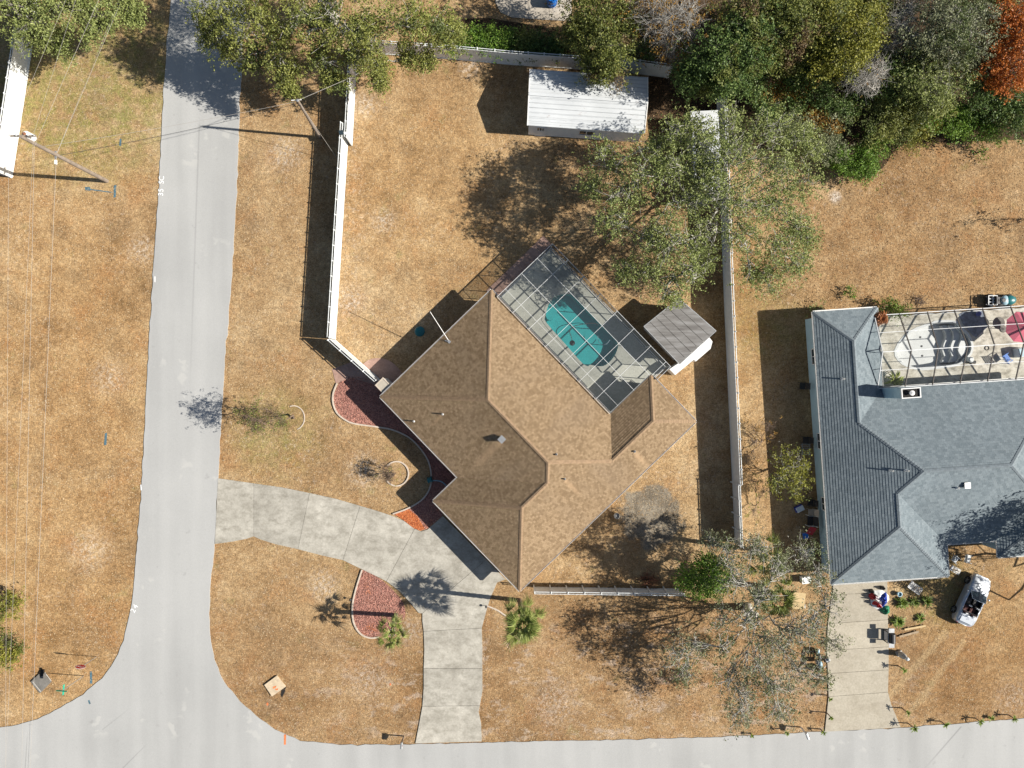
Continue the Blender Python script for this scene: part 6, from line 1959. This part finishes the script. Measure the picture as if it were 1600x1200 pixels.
tree('broadleaf_tree', 'dull green tree in the middle of the wood', 'tree', (1440, 125), [(1430, 120, 28, 5), (1465, 120, 28, 5), (1410, 140, 22, 4), (1450, 145, 24, 4.4), (1485, 135, 24, 4.6), (1505, 110, 22, 4.8)], 'oak', 'bark', dens=100, size=0.17, trunk_r=0.2, seed=39, extra=('moss', 0.15, 0.17), group=W_)
tree('autumn_tree', 'bright orange autumn tree at the right edge', 'tree', (1585, 75), [(1575, 35, 26, 6.5), (1598, 55, 28, 7), (1560, 75, 20, 6), (1590, 95, 26, 6.2), (1550, 105, 18, 5.2), (1570, 120, 18, 5), (1598, 122, 14, 5), (1590, 15, 26, 7)], 'autumn', 'bark', dens=115, size=0.17, trunk_r=0.2, seed=40, group=W_)
tree('broadleaf_tree', 'dark green tree below the orange one', 'tree', (1580, 160), [(1560, 150, 22, 3.2), (1590, 150, 26, 3.4), (1575, 180, 24, 2.8), (1600, 185, 26, 3), (1545, 170, 18, 2.6)], 'green2', 'bark', dens=120, size=0.17, trunk_r=0.16, seed=41, group=W_)
for i, (lb, bs_, lob, mt_) in enumerate([
        ('dark green tree filling the gap left of the yellow-green crown', (1258, 100), [(1255, 95, 26, 4.6), (1275, 110, 22, 4.2), (1240, 118, 20, 3.8)], 'green2'),
        ('dark understorey tree right of the bare thicket', (1400, 95), [(1395, 95, 24, 4.4), (1415, 110, 22, 4.2), (1385, 140, 20, 3.4), (1440, 90, 22, 4.4)], 'green2'),
        ('dark green tree between the mossy crown and the orange tree', (1535, 125), [(1530, 120, 26, 4.2), (1520, 145, 22, 3.6), (1548, 135, 20, 3.6), (1550, 60, 16, 4.4)], 'green2'),
        ('green tree at the top edge above the yellow-green crown', (1290, 5), [(1285, 8, 30, 6), (1315, 0, 28, 6), (1265, -15, 30, 6)], 'oakgreen'),
        ('dull green tree at the top edge above the thicket', (1365, -5), [(1360, -5, 30, 5.6), (1390, 5, 24, 5.4), (1345, 8, 20, 5)], 'mixed'),
        ('dull green tree at the top edge right of the mossy crown', (1540, -5), [(1535, -2, 28, 5.8), (1560, -10, 26, 6)], 'mixed'),
        ('dark shrub layer tree behind the deep green crown', (1190, 125), [(1190, 120, 22, 4), (1175, 145, 18, 3.4), (1205, 165, 18, 3)], 'green2'),
        ('low green tree at the foot of the dull green crown', (1415, 160), [(1410, 165, 22, 3), (1390, 160, 18, 3.0), (1435, 158, 20, 3.2), (1462, 160, 18, 3)], 'oakgreen')]):
    tree('broadleaf_tree', lb, 'tree', bs_, lob, mt_, 'bark', dens=125, size=0.17, trunk_r=0.12, seed=120 + i, group=W_)
sh = [('green', 'bright green shrub where the wood meets the lawn', (1340, 245), [(1330, 235, 24, 1.8), (1352, 250, 22, 1.6), (1365, 228, 18, 1.8), (1345, 270, 14, 1.2), (1318, 262, 14, 1.2)], 'green1'),
      ('s2', 'pale green shrub right of the clearing corner', (1385, 195), [(1370, 185, 24, 2.6), (1395, 175, 22, 2.6), (1405, 205, 18, 1.8), (1375, 212, 18, 2)], 'oakgreen'),
      ('s3', 'olive shrub in the middle of the wood edge', (1430, 190), [(1425, 175, 20, 2.4), (1445, 195, 18, 1.8), (1428, 212, 12, 1.2)], 'yellow'),
      ('s4', 'glossy green shrub at the middle of the wood edge', (1478, 190), [(1470, 175, 20, 2.4), (1488, 192, 18, 2), (1498, 172, 16, 2.2)], 'green1'),
      ('s5', 'deep green shrub above the lone grass tuft', (1525, 195), [(1515, 200, 18, 1.6), (1535, 195, 18, 1.8), (1520, 180, 16, 2), (1552, 203, 14, 1.4)], 'green1'),
      ('s6', 'amber shrub beside the bare thicket', (1285, 190), [(1280, 185, 18, 2.4), (1295, 200, 14, 2), (1270, 175, 10, 2.2)], 'amber'),
      ('s7', 'golden shrub at the end of the east fence', (1210, 140), [(1205, 140, 14, 3), (1225, 128, 14, 3.2), (1245, 130, 14, 3), (1262, 128, 12, 2.8)], 'amber'),
      ('s8', 'dark glossy shrub in front of the yellow-green tree', (1275, 150), [(1270, 145, 18, 3), (1300, 150, 20, 3.2), (1325, 165, 18, 2.8), (1245, 165, 16, 2.6), (1345, 165, 14, 2.6)], 'green2'),
      ('s9', 'mossy grey shrub right of the big oak', (1250, 215), [(1235, 200, 20, 2.8), (1300, 222, 20, 2.2), (1275, 232, 18, 2.0), (1310, 190, 16, 2.4)], 'oakgrey'),
      ('s10', 'lone low bush on the lawn near the wood', (1534, 237), [(1534, 236, 7, 0.5)], 'green1'),
      ('s11', 'green bush at the roof corner next door', (1392, 482), [(1385, 478, 12, 1.0), (1398, 484, 11, 1.0), (1410, 488, 9, 0.8)], 'spiky'),
      ('s12', 'small green weed bush above the grey roof', (1328, 458), [(1328, 458, 6, 0.5), (1325, 450, 4, 0.4)], 'green1'),
      ('s13', 'grey-green bush at the top corner of the grey roof', (1280, 482), [(1278, 482, 8, 0.7)], 'oak'),
      ('s14', 'dark shrub by the back fence under the bare tree', (1010, 85), [(1000, 85, 14, 2), (1020, 80, 14, 2.2)], 'green2')]
for i, (k_s, lb, bs_, lob, mt_) in enumerate(sh):
    tree('shrub', lb, 'shrub', bs_, lob, mt_, 'barkbrown', dens=130, size=0.16, trunk_r=0.05, seed=60 + i, fork=0.2, twigs=4, group=W_ if i < 9 else None)
hx = [(715, 62, 15), (738, 64, 17), (762, 66, 17), (788, 68, 17), (812, 68, 16), (836, 70, 16), (858, 70, 15), (878, 74, 14)]
for i, (x, y, r) in enumerate(hx):
    w = ['bush at the left end of the clipped hedge', 'second hedge bush from the left', 'third hedge bush from the left', 'fourth hedge bush from the left', 'fifth hedge bush from the left, facing the patio', 'sixth hedge bush from the left', 'seventh hedge bush, near the leaning tree', 'last hedge bush, beside the leaning tree'][i]
    tree('hedge_bush', w + ', behind the back fence', 'hedge', (x, y - 2), [(x, y, r, 1.5), (x - 6, y + 8, r * 0.75, 1.3), (x + 7, y - 8, r * 0.75, 1.3)], 'green1' if i < 4 else 'green2', 'barkbrown', dens=170, size=0.16, trunk_r=0.05, seed=90 + i, fork=0.2, twigs=4, group='hedge bushes behind the back fence')
# a tree standing just right of the picture shades the car and the roof corner
tree('shade_tree', 'tall tree just beyond the right edge shading the car', 'tree', (1740, 905), [(1700, 830, 40, 7), (1730, 870, 44, 8), (1690, 900, 38, 7), (1760, 900, 50, 8), (1710, 950, 40, 7), (1770, 850, 40, 8), (1665, 930, 26, 5.5), (1730, 980, 34, 6.5)], 'oak', 'bark', dens=60, size=0.2, trunk_r=0.3, seed=50)
tree('shade_tree', 'slim tree just beyond the right edge of the back lawn', 'tree', (1700, 342), [(1712, 330, 12, 4.5), (1700, 335, 10, 3.8), (1725, 340, 12, 5.4), (1740, 342, 10, 4)], 'oak', 'bark', dens=22, size=0.18, trunk_r=0.1, seed=51)


# fan palms
def frond_mesh(name, L=0.75, seg=15, arc=150, droop=0.5, pet=0.8):
    g = G()
    g.tube([(0, 0, 0), (pet * 0.5, 0, 0.06), (pet, 0, 0)], [0.022, 0.018, 0.014], 4)
    for k in range(seg):
        a = math.radians(-arc / 2 + arc * k / (seg - 1))
        l = L * (1.0 - 0.3 * abs(a) / math.radians(arc / 2)) * random.uniform(0.8, 1.15)
        d = Vector((math.cos(a), math.sin(a), 0)); s = Vector((-d.y, d.x, 0))
        b = Vector((pet - 0.05, 0, 0.0))
        m = b + d * l * 0.5 + Vector((0, 0, 0.05)); e = b + d * l + Vector((0, 0, -droop * l * random.uniform(0.5, 1.4)))
        w = 0.030
        g.add([b, m + s * w + Vector((0, 0, -0.02)), m + Vector((0, 0, 0.02)), m - s * w + Vector((0, 0, -0.02)), e], [(0, 2, 1), (0, 3, 2), (1, 2, 4), (2, 3, 4)])
    return gm(g, name, 'palm')


FR = [frond_mesh('frond_a'), frond_mesh('frond_b', 0.7, 13, 130, 0.7, 0.55), frond_mesh('frond_c', 0.8, 16, 165, 0.35, 1.0)]


def fan_palm(label, base, top, h, n, sc, seed, group='fan palms in the front yard', lowest=-0.5):
    r = np.random.default_rng(seed)
    b, t_ = P(*base), P(*top, h)
    root = thing('fan_palm', label, 'palm', b, group)
    part('trunk', 'barkbrown', root, lambda g: [g.tube([b.lerp(t_, k / 14) - Vector((0, 0, 0.08 if k == 0 else 0)), b.lerp(t_, (k + 1) / 14)], [0.20, 0.155], 9) for k in range(14)])
    part('boot_crown', 'barkpale', root, lambda g: [g.beam(t_ + Vector((0.1 * math.cos(a), 0.1 * math.sin(a), -0.35)), t_ + Vector((0.3 * math.cos(a), 0.3 * math.sin(a), -0.02)), 0.09, 0.03) for a in [k * 0.7 for k in range(9)]])
    for k in range(n):
        az = k * 2.39996 + r.normal() * 0.15
        el = 1.35 + (lowest - 1.35) * ((k + 0.5) / n) + r.normal() * 0.08
        s = sc * r.uniform(0.62, 1.12)
        inst('frond', FR[k % 3], root, tuple(t_), rot=(r.normal() * 0.25, -el, az), scale=(s, s, s))
    return root


fan_palm('shorter fan palm in the mulch bed of the drive loop', (619, 961), (612, 989), 4.0, 19, 1.1, 1)
fan_palm('tall dense fan palm between the drive and the bottom fence', (812, 938), (817, 970), 5.9, 46, 1.35, 2)
fan_palm('fan palm half hidden under the mossy oak, nearer the plywood sheet', (1190, 915), (1212, 936), 5.2, 18, 1.35, 3, None)
fan_palm('fan palm half hidden under the mossy oak, nearer the east fence', (1172, 858), (1194, 872), 5.4, 16, 1.3, 4, None)


def spiky(label, at, r=0.5, n=22, h=0.5, mat='spiky', group=None, stem=0.0, name='spiky_plant', droop=0.5):
    b = P(*at)
    rr = np.random.default_rng(int(at[0] * 7 + at[1]))
    root = thing(name, label, 'plant', b, group)
    part('stem', 'barkbrown', root, lambda g: g.tube([b - Vector((0, 0, 0.03)), b + Vector((0, 0, stem + 0.12))], [0.05, 0.04], 6))
    def mk(g):
        o = b + Vector((0, 0, stem + 0.1))
        for k in range(n):
            a = rr.uniform(0, 6.283); el = rr.uniform(0.15, 1.25)
            l = r * rr.uniform(0.75, 1.15)
            d = Vector((math.cos(a) * math.cos(el), math.sin(a) * math.cos(el), math.sin(el) * h / max(r, 0.01)))
            s = Vector((-math.sin(a), math.cos(a), 0)) * (0.028 + 0.03 * r)
            m = o + d * l * 0.6; e = o + d * l - Vector((0, 0, droop * l * 0.4))
            g.add([o - s * 0.6, o + s * 0.6, m + s, m - s, e], [(0, 1, 2, 3), (3, 2, 4)])
    lv = part('leaves', mat, root, mk)
    return root


GP = 'young palms planted along the pale drive'
for lb, at, r_, st_ in [
        ('young palm below the white ornament on the right of the pale drive', (1403, 1040), 0.36, 0.8), ('upper of two young palms at the flared right end of the pale drive', (1409, 1106), 0.36, 0.8),
        ('lower of two young palms at the flared right end of the pale drive', (1419, 1130), 0.5, 0.8), ('young palm on the street verge, first to the right of the pale drive', (1470, 1127), 0.5, 0.5),
        ('young palm on the street verge, second to the right of the pale drive', (1524, 1122), 0.5, 0.5), ('low plant on the street verge between two young palms', (1546, 1121), 0.4, 0.1), ('young palm on the street verge nearest the right edge', (1576, 1117), 0.4, 0.6),
        ('topmost of three young palms left of the pale drive', (1291, 1063), 0.28, 0.7), ('middle one of three young palms left of the pale drive', (1291, 1086), 0.28, 0.7), ('lowest of three young palms left of the pale drive', (1291, 1113), 0.3, 0.8),
        ('young palm at the street corner of the pale drive', (1282, 1139), 0.32, 0.5), ('young palm left of the white mailbox', (1224, 1139), 0.3, 0.6), ('tiny palm on the verge under the mossy oak', (1173, 1146), 0.28, 0.3)]:
    spiky(lb, at, r_, 20, 0.45 * r_ + 0.1, group=GP, stem=st_)
spiky('large spiky plant left of the front door bed next door', (1408, 941), 0.75, 60, 0.5, name='spiky_plant')
spiky('spiky plant right in the front bed, nearest the car', (1446, 939), 0.75, 60, 0.5)
spiky('spiky plant in the middle of the front bed next door', (1427, 940), 0.6, 40, 0.4)
spiky('spiky plant beside the drive above the grill', (1402, 970), 0.8, 60, 0.5)
spiky('spiky plant between the boards and the front bed', (1437, 965), 0.6, 34, 0.4)
spiky('dead orange palm crown at the grey roof corner', (1350, 503), 0.85, 110, 0.4, 'deadpalm', None, 2.7, 'dead_palm', 1.3)
spiky('leafy potted palm inside the cage of the empty pool', (1391, 595), 1.1, 46, 0.7, 'palm', None, 0.5, 'potted_palm', 0.9)
spiky('fresh spiky plant in the driest corner under the mossy oak', (1225, 955), 0.55, 40, 0.4, 'yellow')


# ------------------------------------------------------------------ ground cover
def clear_of(q, polys):
    k = np.ones(len(q), bool)
    for pl in polys:
        k &= ~in_poly(q[:, 0], q[:, 1], pl)
    return k


nograss = [road, deck, deck2, [hxy(*p) for p in houtline], [nxy(*p) for p in nout], px_poly(bed1), px_poly(bed2), px_poly(spline(floor_px, 3, True)),
           px_poly([(341, 747), (484, 770), (614, 806), (668, 827), (692, 806), (790, 905), (766, 935), (753, 981), (754, 1080), (753, 1160), (649, 1161), (662, 1040), (660, 970), (625, 924), (565, 889), (466, 858), (397, 838), (336, 850)]),
           px_poly([(1302, 900), (1386, 900), (1388, 1085), (1407, 1137), (1288, 1143), (1293, 980)]), wq, [tuple(c.xy) for c in corners]]
N = 240000
q = rng.uniform((-45, -34), (45, 34), (N, 2))
q = q[clear_of(q, nograss)]
n = len(q)
pts = np.column_stack([q, rng.uniform(0.004, 0.025, n)])
nor = unit(rng.normal(size=(n, 3)) * 0.25 + np.array([0.12, 0, 1.0]))
a = unit(np.cross(nor, rng.normal(size=(n, 3))))
b = np.cross(nor, a)
s = rng.uniform(0.035, 0.10, (n, 1))
tag(quads_mesh('dry_grass', pts, a * s, b * s * 0.22, 'blades'), 'loose dry grass blades all over the lawns', 'grass', kind='stuff')


def chips(name, label, cat, poly, n, size, mat, zc=0.03):
    q = scatter_in(poly, n)
    m = len(q)
    pts = np.column_stack([q, zc + rng.uniform(0, 0.03, m)])
    nor = unit(rng.normal(size=(m, 3)) * 0.5 + np.array([0, 0, 1.0]))
    a = unit(np.cross(nor, rng.normal(size=(m, 3)))); b = np.cross(nor, a)
    s = size * rng.uniform(0.5, 1.3, (m, 1))
    return tag(quads_mesh(name, pts, a * s * 0.5, b * s * 0.22, mat), label, cat, kind='stuff')


chips('mulch_chips', 'red mulch chips along the house', 'mulch', px_poly(bed1), 7000, 0.13, 'chips')
chips('mulch_chips', 'red mulch chips in the drive loop bed', 'mulch', px_poly(bed2), 3800, 0.13, 'chips')
chips('fallen_leaves', 'orange-brown fallen leaves around the white shed and the big oak', 'leaves', px_poly([(880, 120), (1060, 110), (1120, 150), (1130, 460), (1000, 470), (900, 400), (840, 300), (870, 225), (1010, 218)]), 9000, 0.11, 'litter', 0.02)
chips('fallen_leaves', 'brown fallen leaves under the mossy oak', 'leaves', px_poly([(870, 935), (1070, 935), (1290, 930), (1285, 1130), (1080, 1130), (900, 1040)]), 6000, 0.10, 'litter', 0.02)
chips('fallen_leaves', 'scattered dry leaves on the back lawn right of the oak', 'leaves', px_poly([(1160, 470), (1260, 300), (1400, 232), (1600, 222), (1640, 480), (1300, 480)]), 7000, 0.10, 'litter', 0.012)
chips('fallen_leaves', 'brown leaf litter on the forest floor', 'leaves', px_poly(floor_px), 16000, 0.14, 'litter', 0.02)
